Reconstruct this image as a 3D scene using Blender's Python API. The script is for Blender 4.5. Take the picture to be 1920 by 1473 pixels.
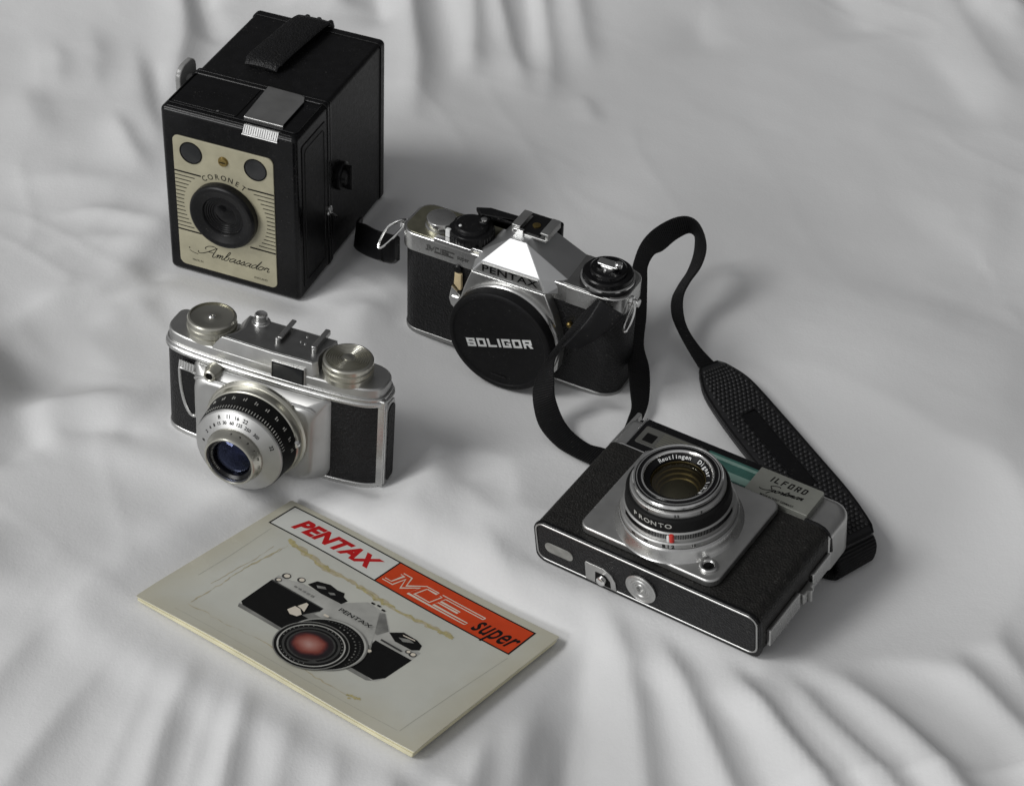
import bpy, bmesh, math, random
import numpy as np
from mathutils import Matrix, Vector

# ------------------------------------------------------------------ scene, camera, light
for o in list(bpy.data.objects):
    bpy.data.objects.remove(o)
SC = bpy.context.scene
COL = SC.collection
random.seed(4)
MM = 0.001
PI = math.pi

PITCH, ROLL, CAM_H, F_PX = 0.65365, 0.02337, 0.676055, 3924.0
cam = bpy.data.cameras.new('camera')
cam.sensor_width = 36.0
cam.lens = F_PX * 36.0 / 1920.0
cam.clip_start = 0.05
cam.clip_end = 60.0
cam.dof.use_dof = True
cam.dof.focus_distance = 1.03
cam.dof.aperture_fstop = 40.0
camo = bpy.data.objects.new('camera', cam)
COL.objects.link(camo)
camo.matrix_world = Matrix.Translation((0, 0, CAM_H)) @ Matrix.Rotation(PI / 2 - PITCH, 4, 'X') @ Matrix.Rotation(ROLL, 4, 'Z')
SC.camera = camo

world = bpy.data.worlds.new('World')
SC.world = world
world.use_nodes = True
wnt = world.node_tree
wb = wnt.nodes['Background']
# the room: pale wall and furniture in front and to the left, dim towards the back
wtc = wnt.nodes.new('ShaderNodeTexCoord')
wdt = wnt.nodes.new('ShaderNodeVectorMath'); wdt.operation = 'DOT_PRODUCT'
wdt.inputs[1].default_value = (-0.62, -0.78, 0.10)
wnt.links.new(wtc.outputs['Generated'], wdt.inputs[0])
wrp = wnt.nodes.new('ShaderNodeValToRGB')
wrp.color_ramp.elements[0].position = 0.18
wrp.color_ramp.elements[0].color = (0.062, 0.062, 0.063, 1)
wrp.color_ramp.elements[1].position = 0.80
wrp.color_ramp.elements[1].color = (0.40, 0.40, 0.405, 1)
wmr = wnt.nodes.new('ShaderNodeMapRange')
wmr.inputs['From Min'].default_value = -1.0
wnt.links.new(wdt.outputs['Value'], wmr.inputs['Value'])
wnt.links.new(wmr.outputs['Result'], wrp.inputs['Fac'])
wnt.links.new(wrp.outputs['Color'], wb.inputs[0])
wb.inputs[1].default_value = 1.0

def area_lamp(name, loc, target, sx, sy, power, colour):
    l = bpy.data.lights.new(name, 'AREA')
    l.shape = 'RECTANGLE'
    l.size, l.size_y, l.energy, l.color = sx, sy, power, colour
    o = bpy.data.objects.new(name, l)
    COL.objects.link(o)
    o.location = loc
    d = Vector(target) - Vector(loc)
    o.rotation_euler = d.to_track_quat('-Z', 'Y').to_euler()
    return o

# the window beside the bed, to the left and a little in front
area_lamp('window_light', (-3.32, -0.25, 3.56), (0.0, 0.92, 0.0), 1.55, 1.75, 98.0, (1.0, 0.995, 0.985))
# added low fill lamp further round to the front, brightening mainly the metal facing it
area_lamp('low_fill_light', (-2.63, -1.38, 0.90), (0.0, 0.92, 0.05), 1.30, 0.93, 36.0, (1.0, 1.0, 1.0))

SC.view_settings.view_transform = 'Standard'
SC.view_settings.look = 'None'
SC.view_settings.exposure = 0.0
SC.view_settings.gamma = 1.0
SC.view_settings.use_curve_mapping = False
SC.render.engine = 'CYCLES'
SC.cycles.max_bounces = 8
SC.cycles.use_denoising = True

# ------------------------------------------------------------------ materials
def new_mat(name):
    m = bpy.data.materials.new(name)
    m.use_nodes = True
    nt = m.node_tree
    return m, nt, nt.nodes['Principled BSDF']

def mat(name, col, rough=0.5, metal=0.0, var=0.12, vscale=160.0, bump=None, coat=0.0, spec=0.5, rvar=0.08, tint=None, dust=0.0):
    """a surface with slight mottling of colour and gloss and an optional fine relief: bump = (kind, scale, strength, distance_mm)"""
    m, nt, b = new_mat(name)
    tc = nt.nodes.new('ShaderNodeTexCoord')
    nz = nt.nodes.new('ShaderNodeTexNoise')
    nz.inputs['Scale'].default_value = vscale
    nz.inputs['Detail'].default_value = 5
    nt.links.new(tc.outputs['Object'], nz.inputs['Vector'])
    cr = nt.nodes.new('ShaderNodeValToRGB')
    cr.color_ramp.elements[0].position = 0.3
    cr.color_ramp.elements[1].position = 0.72
    cr.color_ramp.elements[0].color = tuple(c * (1 - var) for c in col) + (1,)
    cr.color_ramp.elements[1].color = tuple(min(1, c * (1 + var)) for c in col) + (1,)
    nt.links.new(nz.outputs['Fac'], cr.inputs['Fac'])
    nt.links.new(cr.outputs['Color'], b.inputs['Base Color'])
    if dust:
        dn = nt.nodes.new('ShaderNodeTexNoise'); dn.inputs['Scale'].default_value = 1050; dn.inputs['Detail'].default_value = 1.5
        d2 = nt.nodes.new('ShaderNodeTexNoise'); d2.inputs['Scale'].default_value = 70; d2.inputs['Detail'].default_value = 4
        ad = nt.nodes.new('ShaderNodeMath'); ad.operation = 'MULTIPLY_ADD'; ad.inputs[1].default_value = 0.35
        dr = nt.nodes.new('ShaderNodeMapRange'); dr.inputs['From Min'].default_value = 0.875; dr.inputs['From Max'].default_value = 0.96; dr.inputs['To Max'].default_value = dust
        dm = nt.nodes.new('ShaderNodeMix'); dm.data_type = 'RGBA'; dm.inputs['B'].default_value = (0.16, 0.155, 0.145, 1)
        nt.links.new(tc.outputs['Object'], dn.inputs['Vector']); nt.links.new(tc.outputs['Object'], d2.inputs['Vector'])
        nt.links.new(d2.outputs['Fac'], ad.inputs[0]); nt.links.new(dn.outputs['Fac'], ad.inputs[2])
        nt.links.new(ad.outputs[0], dr.inputs['Value']); nt.links.new(dr.outputs['Result'], dm.inputs['Factor'])
        nt.links.new(cr.outputs['Color'], dm.inputs['A']); nt.links.new(dm.outputs['Result'], b.inputs['Base Color'])
    mr = nt.nodes.new('ShaderNodeMapRange')
    mr.inputs['To Min'].default_value = max(0.02, rough - rvar)
    mr.inputs['To Max'].default_value = min(1, rough + rvar)
    n2 = nt.nodes.new('ShaderNodeTexNoise')
    n2.inputs['Scale'].default_value = vscale * 2.7
    n2.inputs['Detail'].default_value = 6
    nt.links.new(tc.outputs['Object'], n2.inputs['Vector'])
    nt.links.new(n2.outputs['Fac'], mr.inputs['Value'])
    nt.links.new(mr.outputs['Result'], b.inputs['Roughness'])
    b.inputs['Metallic'].default_value = metal
    b.inputs['Specular IOR Level'].default_value = spec
    b.inputs['Coat Weight'].default_value = coat
    b.inputs['Coat Roughness'].default_value = 0.08
    if tint:
        b.inputs['Specular Tint'].default_value = tuple(tint) + (1,)
    if bump:
        kind, sc, st, dist = bump
        bp = nt.nodes.new('ShaderNodeBump')
        bp.inputs['Strength'].default_value = st
        bp.inputs['Distance'].default_value = dist * MM
        if kind == 'voronoi':
            t = nt.nodes.new('ShaderNodeTexVoronoi')
            t.inputs['Scale'].default_value = sc
            nt.links.new(tc.outputs['Object'], t.inputs['Vector'])
            nt.links.new(t.outputs['Distance'], bp.inputs['Height'])
        elif kind == 'noise':
            t = nt.nodes.new('ShaderNodeTexNoise')
            t.inputs['Scale'].default_value = sc
            t.inputs['Detail'].default_value = 6
            nt.links.new(tc.outputs['Object'], t.inputs['Vector'])
            nt.links.new(t.outputs['Fac'], bp.inputs['Height'])
        elif kind == 'uvwave':
            t = nt.nodes.new('ShaderNodeTexWave')
            t.inputs['Scale'].default_value = sc
            t.inputs['Distortion'].default_value = 0.6
            t.bands_direction = 'X'
            nt.links.new(tc.outputs['UV'], t.inputs['Vector'])
            nt.links.new(t.outputs['Fac'], bp.inputs['Height'])
        nt.links.new(bp.outputs['Normal'], b.inputs['Normal'])
    return m

M = {}
M['chrome'] = mat('satin_chrome', (0.58, 0.58, 0.57), 0.28, 1.0, 0.06, 110, ('noise', 5200, 0.03, 0.05), rvar=0.05)
M['chrome_soft'] = mat('matt_chrome', (0.50, 0.50, 0.49), 0.40, 1.0, 0.08, 90, ('noise', 5200, 0.05, 0.05), rvar=0.06)
M['hump'] = mat('satin_silver', (0.56, 0.565, 0.565), 0.45, 1.0, 0.03, 90, rvar=0.03)
M['lensdark'] = mat('black_lens_glass', (0.0015, 0.0015, 0.002), 0.06, 0, 0.2, 120, spec=0.28)
M['panel'] = mat('grey_meter_panel', (0.10, 0.10, 0.092), 0.3, 0.2, 0.12, 140)
M['panel_line'] = mat('olive_panel_line', (0.19, 0.185, 0.14), 0.4, 0.2, 0.1, 140)
M['chrome_bright'] = mat('polished_chrome', (0.74, 0.74, 0.73), 0.16, 1.0, 0.05, 300)
M['deck'] = mat('dull_grey_metal', (0.34, 0.34, 0.335), 0.36, 1.0, 0.10, 160, ('noise', 4200, 0.06, 0.05))
M['nickel'] = mat('warm_nickel', (0.57, 0.56, 0.495), 0.30, 1.0, 0.03, 120, rvar=0.03)
M['olive'] = mat('olive_reflection_metal', (0.36, 0.35, 0.26), 0.34, 1.0, 0.14, 240)  # olive reflection on the left shoulder, put into the metal's colour
M['brass'] = mat('old_brass', (0.30, 0.22, 0.08), 0.34, 1.0, 0.2, 600)
M['leather'] = mat('black_leatherette', (0.007, 0.007, 0.0075), 0.44, 0, 0.35, 260, ('voronoi', 900, 0.8, 0.5), spec=0.30, dust=0.3)
M['leather_worn'] = mat('worn_leatherette', (0.009, 0.0085, 0.0075), 0.50, 0, 0.4, 220, ('voronoi', 950, 0.8, 0.4), spec=0.34, dust=0.3)
M['cloth_black'] = mat('black_bookcloth', (0.005, 0.005, 0.0055), 0.40, 0, 0.4, 160, ('voronoi', 1300, 0.4, 0.25), spec=0.26, rvar=0.14, dust=0.3)
M['enamel'] = mat('black_enamel', (0.004, 0.004, 0.0045), 0.24, 0, 0.4, 120, ('noise', 420, 0.10, 0.3), spec=0.28, rvar=0.14, dust=0.3)
M['plastic'] = mat('black_plastic', (0.005, 0.005, 0.0055), 0.34, 0, 0.2, 300, ('noise', 3000, 0.05, 0.05), spec=0.26, dust=0.3)
M['cap'] = mat('black_cap_plastic', (0.0055, 0.0055, 0.006), 0.55, 0, 0.25, 200, ('noise', 3800, 0.1, 0.06), spec=0.2, dust=0.3)
M['cream'] = mat('cream_painted_metal', (0.385, 0.36, 0.255), 0.36, 0, 0.12, 90, ('noise', 700, 0.03, 0.2), coat=0.1)
M['darkglass'] = mat('dark_viewfinder_glass', (0.022, 0.023, 0.024), 0.08, 0, 0.2, 120, spec=0.5)
M['lensblue'] = mat('blue_coated_glass', (0.002, 0.003, 0.014), 0.05, 0, 0.3, 90, spec=0.6, tint=(0.35, 0.45, 1.0), coat=0.15)
M['lensamber'] = mat('amber_coated_glass', (0.030, 0.025, 0.010), 0.10, 0, 0.4, 110, spec=0.7, tint=(1.0, 0.85, 0.4), coat=0.2)
M['teal'] = mat('teal_finder_glass', (0.035, 0.105, 0.088), 0.10, 0, 0.25, 120, spec=0.5)
M['teal_pale'] = mat('pale_teal_glass', (0.17, 0.27, 0.235), 0.16, 0, 0.15, 120, spec=0.5)
M['khaki'] = mat('grey_enamel_plate', (0.20, 0.204, 0.182), 0.40, 0.2, 0.06, 160)
M['ink'] = mat('black_ink', (0.005, 0.005, 0.005), 0.72, 0, 0.1, 300, spec=0.1)
M['white'] = mat('white_paint', (0.72, 0.73, 0.72), 0.5, 0, 0.06, 500)
M['red'] = mat('red_paint', (0.55, 0.03, 0.02), 0.4, 0, 0.1, 500)
M['beige'] = mat('beige_indicator', (0.62, 0.50, 0.30), 0.4, 0, 0.1, 300)
M['winder'] = mat('grey_translucent_plastic', (0.27, 0.27, 0.265), 0.25, 0, 0.1, 120)
def paper_material():
    m = mat('glossy_cover_paper', (0.585, 0.59, 0.53), 0.36, 0, 0.07, 24, ('noise', 28, 0.25, 1.2), coat=0.10)
    nt = m.node_tree
    b = nt.nodes['Principled BSDF']
    base = b.inputs['Base Color'].links[0].from_socket
    tc = nt.nodes.new('ShaderNodeTexCoord')
    sx = nt.nodes.new('ShaderNodeSeparateXYZ')
    nt.links.new(tc.outputs['Object'], sx.inputs[0])
    def mth(op, x, y):
        n = nt.nodes.new('ShaderNodeMath'); n.operation = op
        for k, v in enumerate((x, y)):
            if isinstance(v, (int, float)): n.inputs[k].default_value = v
            else: nt.links.new(v, n.inputs[k])
        return n.outputs[0]
    dx = mth('SUBTRACT', 0.0823, mth('ABSOLUTE', mth('SUBTRACT', sx.outputs[0], 0.0823), 0.0))
    dy = mth('SUBTRACT', 0.05485, mth('ABSOLUTE', mth('SUBTRACT', sx.outputs[1], 0.05485), 0.0))
    nz = nt.nodes.new('ShaderNodeTexNoise'); nz.inputs['Scale'].default_value = 60; nz.inputs['Detail'].default_value = 6
    nt.links.new(tc.outputs['Object'], nz.inputs['Vector'])
    d = mth('ADD', mth('MINIMUM', dx, dy), mth('MULTIPLY', mth('SUBTRACT', nz.outputs['Fac'], 0.5), 0.016))
    mr = nt.nodes.new('ShaderNodeMapRange')
    mr.inputs['From Min'].default_value = 0.0; mr.inputs['From Max'].default_value = 0.020
    mr.inputs['To Min'].default_value = 0.6; mr.inputs['To Max'].default_value = 0.0
    nt.links.new(d, mr.inputs['Value'])
    mx = nt.nodes.new('ShaderNodeMix'); mx.data_type = 'RGBA'
    nt.links.new(mr.outputs['Result'], mx.inputs['Factor'])
    nt.links.new(base, mx.inputs['A'])
    mx.inputs['B'].default_value = (0.50, 0.465, 0.335, 1)
    nt.links.new(mx.outputs['Result'], b.inputs['Base Color'])
    return m
M['paper'] = paper_material()

def printed_lens_material():
    # the reddish lens glass as it is printed on the booklet cover
    m, nt, b = new_mat('printed_lens_glass')
    tc = nt.nodes.new('ShaderNodeTexCoord')
    mp = nt.nodes.new('ShaderNodeMapping'); mp.vector_type = 'POINT'
    mp.inputs['Location'].default_value = (-0.0838, -0.0256, 0)
    nt.links.new(tc.outputs['Object'], mp.inputs['Vector'])
    sc = nt.nodes.new('ShaderNodeVectorMath'); sc.operation = 'MULTIPLY'; sc.inputs[1].default_value = (96, 108, 0)
    nt.links.new(mp.outputs[0], sc.inputs[0])
    ln = nt.nodes.new('ShaderNodeVectorMath'); ln.operation = 'LENGTH'
    nt.links.new(sc.outputs[0], ln.inputs[0])
    nz = nt.nodes.new('ShaderNodeTexNoise'); nz.inputs['Scale'].default_value = 220
    nt.links.new(tc.outputs['Object'], nz.inputs['Vector'])
    ad = nt.nodes.new('ShaderNodeMath'); ad.operation = 'MULTIPLY_ADD'; ad.inputs[1].default_value = 0.22
    nt.links.new(nz.outputs['Fac'], ad.inputs[0]); nt.links.new(ln.outputs['Value'], ad.inputs[2])
    cr = nt.nodes.new('ShaderNodeValToRGB')
    els = cr.color_ramp.elements
    els[0].position = 0.12; els[0].color = (0.50, 0.30, 0.265, 1)
    els[1].position = 1.0; els[1].color = (0.012, 0.008, 0.010, 1)
    for p, c in ((0.45, (0.38, 0.155, 0.125)), (0.74, (0.22, 0.050, 0.036)), (0.90, (0.06, 0.012, 0.014))):
        e = els.new(p); e.color = c + (1,)
    nt.links.new(ad.outputs[0], cr.inputs['Fac'])
    nt.links.new(cr.outputs['Color'], b.inputs['Base Color'])
    b.inputs['Roughness'].default_value = 0.4
    return m
M['plens'] = printed_lens_material()
M['pages'] = mat('yellowed_page_edges', (0.62, 0.585, 0.41), 0.75, 0, 0.12, 60, ('noise', 900, 0.4, 0.3))
M['pred'] = mat('printed_red', (0.50, 0.012, 0.014), 0.55, 0, 0.06, 120, spec=0.2)
M['porange'] = mat('printed_orange_red', (0.60, 0.060, 0.014), 0.55, 0, 0.06, 120, spec=0.2)
M['pwhite'] = mat('printed_pale_line', (0.72, 0.66, 0.55), 0.45, 0, 0.05, 120)
M['pblack'] = mat('printed_black', (0.007, 0.007, 0.007), 0.55, 0, 0.1, 120, spec=0.15)
M['pdark'] = mat('printed_dark_grey', (0.045, 0.045, 0.043), 0.4, 0, 0.25, 400)
M['pmid'] = mat('printed_mid_grey', (0.22, 0.22, 0.205), 0.4, 0, 0.3, 140)
M['ppanel'] = mat('printed_white_panel', (0.66, 0.67, 0.63), 0.4, 0, 0.04, 60)
M['plight'] = mat('printed_light_grey', (0.44, 0.44, 0.41), 0.4, 0, 0.16, 90)
M['pmaroon'] = mat('printed_maroon', (0.08, 0.012, 0.012), 0.4, 0, 0.2, 200)
M['prose'] = mat('printed_rose', (0.30, 0.085, 0.070), 0.4, 0, 0.15, 160)
M['ppink'] = mat('printed_pink', (0.46, 0.22, 0.185), 0.4, 0, 0.12, 160)
M['stain'] = mat('brown_water_stain', (0.455, 0.40, 0.20), 0.5, 0, 0.22, 500)
M['stain_thin'] = mat('faint_tan_stain', (0.47, 0.42, 0.29), 0.5, 0, 0.16, 400)
M['crease'] = mat('paper_crease_line', (0.40, 0.40, 0.34), 0.5, 0, 0.1, 300)
M['webbing'] = mat('black_nylon_webbing', (0.0045, 0.0045, 0.005), 0.62, 0, 0.25, 300, ('uvwave', 0.24, 0.9, 0.5), spec=0.26, dust=0.3)
M['pad'] = mat('black_rubber_pad', (0.016, 0.016, 0.017), 0.44, 0, 0.3, 250, ('noise', 1800, 0.15, 0.2), spec=0.4)
M['vinyl'] = mat('black_vinyl', (0.005, 0.005, 0.0055), 0.42, 0, 0.2, 200, ('noise', 1500, 0.12, 0.2), spec=0.24, dust=0.4)

def clear_glass(name, tint, gloss=(1, 1, 1)):
    m, nt, b = new_mat(name)
    out = nt.nodes['Material Output']
    nt.nodes.remove(b)
    tr = nt.nodes.new('ShaderNodeBsdfTransparent'); tr.inputs[0].default_value = tuple(tint) + (1,)
    gl = nt.nodes.new('ShaderNodeBsdfGlossy'); gl.inputs[0].default_value = tuple(gloss) + (1,); gl.inputs['Roughness'].default_value = 0.03
    fr = nt.nodes.new('ShaderNodeFresnel'); fr.inputs['IOR'].default_value = 1.55
    mx = nt.nodes.new('ShaderNodeMixShader')
    nt.links.new(fr.outputs[0], mx.inputs[0]); nt.links.new(tr.outputs[0], mx.inputs[1]); nt.links.new(gl.outputs[0], mx.inputs[2])
    nt.links.new(mx.outputs[0], out.inputs['Surface'])
    return m
M['glass'] = clear_glass('coated_lens_glass', (0.86, 0.84, 0.74), (1.0, 0.93, 0.75))
M['glassblue'] = clear_glass('blue_coated_lens_glass', (0.45, 0.5, 0.8), (0.5, 0.58, 1.0))
M['amber'] = mat('amber_reflection_metal', (0.15, 0.115, 0.04), 0.42, 0.5, 0.3, 200)  # amber reflection inside the lens, painted as the barrel's colour
M['olivedark'] = mat('olive_reflection_glass', (0.018, 0.018, 0.011), 0.30, 0, 0.3, 120, spec=0.4)  # grey-green reflection deep in the lens, painted as the glass colour
M['bluedark'] = mat('deep_blue_glass', (0.0015, 0.002, 0.011), 0.25, 0, 0.3, 120, spec=0.3, rvar=0.02)

def sheet_material():
    m, nt, b = new_mat('white_cotton_sheet')
    tc = nt.nodes.new('ShaderNodeTexCoord')
    n = nt.nodes.new('ShaderNodeTexNoise'); n.inputs['Scale'].default_value = 7; n.inputs['Detail'].default_value = 4
    nt.links.new(tc.outputs['Object'], n.inputs['Vector'])
    cr = nt.nodes.new('ShaderNodeValToRGB')
    cr.color_ramp.elements[0].color = (0.690, 0.692, 0.690, 1)
    cr.color_ramp.elements[1].color = (0.735, 0.738, 0.740, 1)
    nt.links.new(n.outputs['Fac'], cr.inputs['Fac'])
    nt.links.new(cr.outputs['Color'], b.inputs['Base Color'])
    b.inputs['Roughness'].default_value = 0.92
    b.inputs['Specular IOR Level'].default_value = 0.12
    b.inputs['Sheen Weight'].default_value = 0.12
    w1 = nt.nodes.new('ShaderNodeTexNoise'); w1.inputs['Scale'].default_value = 55; w1.inputs['Detail'].default_value = 6; w1.inputs['Roughness'].default_value = 0.6
    w2 = nt.nodes.new('ShaderNodeTexNoise'); w2.inputs['Scale'].default_value = 720; w2.inputs['Detail'].default_value = 4
    for w in (w1, w2):
        nt.links.new(tc.outputs['Object'], w.inputs['Vector'])
    b1 = nt.nodes.new('ShaderNodeBump'); b1.inputs['Strength'].default_value = 0.16; b1.inputs['Distance'].default_value = 0.0022
    b2 = nt.nodes.new('ShaderNodeBump'); b2.inputs['Strength'].default_value = 0.27; b2.inputs['Distance'].default_value = 0.00035
    nt.links.new(w1.outputs['Fac'], b1.inputs['Height'])
    nt.links.new(w2.outputs['Fac'], b2.inputs['Height'])
    nt.links.new(b1.outputs['Normal'], b2.inputs['Normal'])
    nt.links.new(b2.outputs['Normal'], b.inputs['Normal'])
    return m
M['sheet'] = sheet_material()

# ------------------------------------------------------------------ mesh helpers (all local sizes in millimetres)
AX = {'x': (1, 2, 0), 'y': (0, 2, 1), 'z': (0, 1, 2)}   # (u axis, v axis, extrusion axis)

def P3(axis, u, v, h):
    a, b, c = AX[axis]
    p = [0, 0, 0]
    p[a], p[b], p[c] = u, v, h
    return p

def rrect(u0, v0, u1, v1, r=1.0, n=5):
    if not isinstance(r, (tuple, list)):
        r = (r, r, r, r)
    out = []
    for (cu, cv, a0, rr) in ((u0 + r[0], v0 + r[0], PI, r[0]), (u1 - r[1], v0 + r[1], 1.5 * PI, r[1]),
                             (u1 - r[2], v1 - r[2], 0, r[2]), (u0 + r[3], v1 - r[3], 0.5 * PI, r[3])):
        for k in range(n + 1):
            a = a0 + 0.5 * PI * k / n
            out.append((cu + rr * math.cos(a), cv + rr * math.sin(a)))
    return out

def circ(cu, cv, r, n=48, rv=None):
    rv = rv or r
    return [(cu + r * math.cos(2 * PI * k / n), cv + rv * math.sin(2 * PI * k / n)) for k in range(n)]

def arc(cu, cv, r, a0, a1, n=12):
    return [(cu + r * math.cos(math.radians(a0 + (a1 - a0) * k / n)), cv + r * math.sin(math.radians(a0 + (a1 - a0) * k / n))) for k in range(n + 1)]

def inset(poly, d):
    n = len(poly)
    area = sum(poly[i][0] * poly[(i + 1) % n][1] - poly[(i + 1) % n][0] * poly[i][1] for i in range(n))
    s = 1 if area > 0 else -1
    out = []
    for i in range(n):
        p0, p1, p2 = poly[i - 1], poly[i], poly[(i + 1) % n]
        k = 1
        while math.dist(p0, p1) < 1e-6:
            k += 1; p0 = poly[i - k]
        k = 1
        while math.dist(p1, p2) < 1e-6:
            k += 1; p2 = poly[(i + k) % n]
        e1 = Vector((p1[0] - p0[0], p1[1] - p0[1])).normalized()
        e2 = Vector((p2[0] - p1[0], p2[1] - p1[1])).normalized()
        n1 = Vector((-e1.y, e1.x)) * s
        n2 = Vector((-e2.y, e2.x)) * s
        m_ = n1 + n2
        if m_.length < 1e-6:
            m_ = n1
        m_ = m_.normalized()
        q = d / max(0.35, m_.dot(n1))
        out.append((p1[0] + m_.x * q, p1[1] + m_.y * q))
    return out

class MB:
    """collects shapes for ONE mesh object; faces remember their material slot"""
    def __init__(s):
        s.bm = bmesh.new()
        s.mi = 0
        s.uv = None
    def slot(s, i):
        s.mi = i
        return s
    def _f(s, vs):
        try:
            f = s.bm.faces.new(vs)
            f.material_index = s.mi
            return f
        except ValueError:
            return None
    def loft(s, loops, cap0=True, cap1=True):
        rows = [[s.bm.verts.new(p) for p in lp] for lp in loops]
        n = len(rows[0])
        for a, b in zip(rows, rows[1:]):
            for i in range(n):
                s._f((a[i], a[(i + 1) % n], b[(i + 1) % n], b[i]))
        if cap0: s._f(list(reversed(rows[0])))
        if cap1: s._f(rows[-1])
        return s
    def prism(s, poly, axis, a, b, bev=0.0, bev0=None, n=3):
        """extrude a polygon along an axis from a to b with rounded rims; bev is the rim at b, bev0 the one at a"""
        bev0 = bev if bev0 is None else bev0
        sg = 1 if b > a else -1
        loops = []
        def rim(h, bv, into):
            lst = []
            if bv <= 0:
                return [(poly, h)]
            for k in range(n + 1):
                t = 0.5 * PI * k / n
                lst.append((inset(poly, bv * (1 - math.sin(t))), h + into * bv * (1 - math.cos(t))))
            return lst
        for pl, h in rim(a, bev0, sg):
            loops.append([P3(axis, u, v, h) for u, v in pl])
        for pl, h in reversed(rim(b, bev, -sg)):
            loops.append([P3(axis, u, v, h) for u, v in pl])
        return s.loft(loops)
    def box(s, x0, y0, z0, x1, y1, z1, bev=0.3, r=None):
        return s.prism(rrect(x0, y0, x1, y1, r if r is not None else max(bev, 0.05), 3), 'z', z0, z1, bev)
    def lathe(s, prof, axis, cu, cv, n=64, cap0=True, cap1=True, su=1.0, sv=1.0):
        loops = []
        for r, h in prof:
            loops.append([P3(axis, cu + su * r * math.cos(2 * PI * k / n), cv + sv * r * math.sin(2 * PI * k / n), h) for k in range(n)])
        return s.loft(loops, cap0, cap1)
    def tube(s, pts, r, n=10, closed=False):
        pts = [Vector(p) for p in pts]
        loops = []
        N = len(pts)
        up = None
        for i, p in enumerate(pts):
            a = pts[i - 1] if (i > 0 or closed) else pts[i]
            b = pts[(i + 1) % N] if (i < N - 1 or closed) else pts[i]
            t = (b - a).normalized()
            if up is None:
                up = t.orthogonal().normalized()
            up = (up - t * up.dot(t)).normalized()
            w = t.cross(up)
            rr = r[i] if isinstance(r, (list, tuple)) else r
            loops.append([p + up * rr * math.cos(2 * PI * k / n) + w * rr * math.sin(2 * PI * k / n) for k in range(n)])
        if closed:
            loops.append(loops[0])
        return s.loft(loops, not closed, not closed)
    def flat(s, poly, axis, h):
        s._f([s.bm.verts.new(P3(axis, u, v, h)) for u, v in poly])
        return s
    def ring(s, outer, inner, axis, h):
        a = [s.bm.verts.new(P3(axis, u, v, h)) for u, v in outer]
        b = [s.bm.verts.new(P3(axis, u, v, h)) for u, v in inner]
        n = len(a)
        for i in range(n):
            s._f((a[i], a[(i + 1) % n], b[(i + 1) % n], b[i]))
        return s
    def stroke(s, pts, w, axis, h, fn=None, smooth=0):
        """a flat printed line of width w (constant or per point) at height h; fn maps (u,v) before placing"""
        if smooth:
            pts = spline(pts, smooth)
        if fn:
            pts = [fn(*p) for p in pts]
        L, R = [], []
        N = len(pts)
        for i, p in enumerate(pts):
            a = pts[max(0, i - 1)]
            b = pts[min(N - 1, i + 1)]
            t = Vector((b[0] - a[0], b[1] - a[1]))
            if t.length < 1e-9: t = Vector((1, 0))
            t.normalize()
            k = 1.0
            if 0 < i < N - 1 and not smooth:
                t1 = Vector((p[0] - a[0], p[1] - a[1])).normalized()
                k = 1.0 / max(0.45, abs(t1.dot(t)))
            ww = (w[min(i, len(w) - 1)] if isinstance(w, (list, tuple)) else w) * 0.5 * k
            L.append(s.bm.verts.new(P3(axis, p[0] - t.y * ww, p[1] + t.x * ww, h)))
            R.append(s.bm.verts.new(P3(axis, p[0] + t.y * ww, p[1] - t.x * ww, h)))
        for i in range(N - 1):
            s._f((R[i], R[i + 1], L[i + 1], L[i]))
        return s
    def text(s, body, size, mtx, bold=0.0, sx=1.0, shear=0.0, align='CENTER', spacing=1.0):
        """lettering in the built-in face, as flat mesh placed by a matrix in millimetres"""
        cu = bpy.data.curves.new('lettering', 'FONT')
        cu.body = body
        cu.size = size
        cu.offset = bold
        cu.shear = shear
        cu.space_character = spacing
        cu.align_x = align
        cu.align_y = 'CENTER'
        cu.resolution_u = 4
        ob = bpy.data.objects.new('lettering', cu)
        COL.objects.link(ob)
        bpy.context.view_layer.update()
        dg = bpy.context.evaluated_depsgraph_get()
        me = bpy.data.meshes.new_from_object(ob.evaluated_get(dg))
        me.transform(mtx @ Matrix.Diagonal((sx, 1, 1, 1)))
        n0 = len(s.bm.faces)
        s.bm.from_mesh(me)
        s.bm.faces.ensure_lookup_table()
        for f in s.bm.faces[n0:]:
            f.material_index = s.mi
        bpy.data.objects.remove(ob)
        bpy.data.meshes.remove(me)
        bpy.data.curves.remove(cu)
        return s
    def make(s, name, mats, parent=None, smooth=True, ang=34, recalc=True, scale=MM):
        if recalc:
            bmesh.ops.recalc_face_normals(s.bm, faces=s.bm.faces[:])
        me = bpy.data.meshes.new(name)
        s.bm.to_mesh(me)
        s.bm.free()
        me.transform(Matrix.Scale(scale, 4))
        if not isinstance(mats, (list, tuple)):
            mats = [mats]
        for m in mats:
            me.materials.append(M[m])
        if smooth:
            me.polygons.foreach_set('use_smooth', [True] * len(me.polygons))
            me.set_sharp_from_angle(angle=math.radians(ang))
        o = bpy.data.objects.new(name, me)
        if smooth:
            w = o.modifiers.new('even_shading', 'WEIGHTED_NORMAL')
            w.keep_sharp = True
            w.weight = 60
        COL.objects.link(o)
        if parent is not None:
            o.parent = parent
        return o

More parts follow.
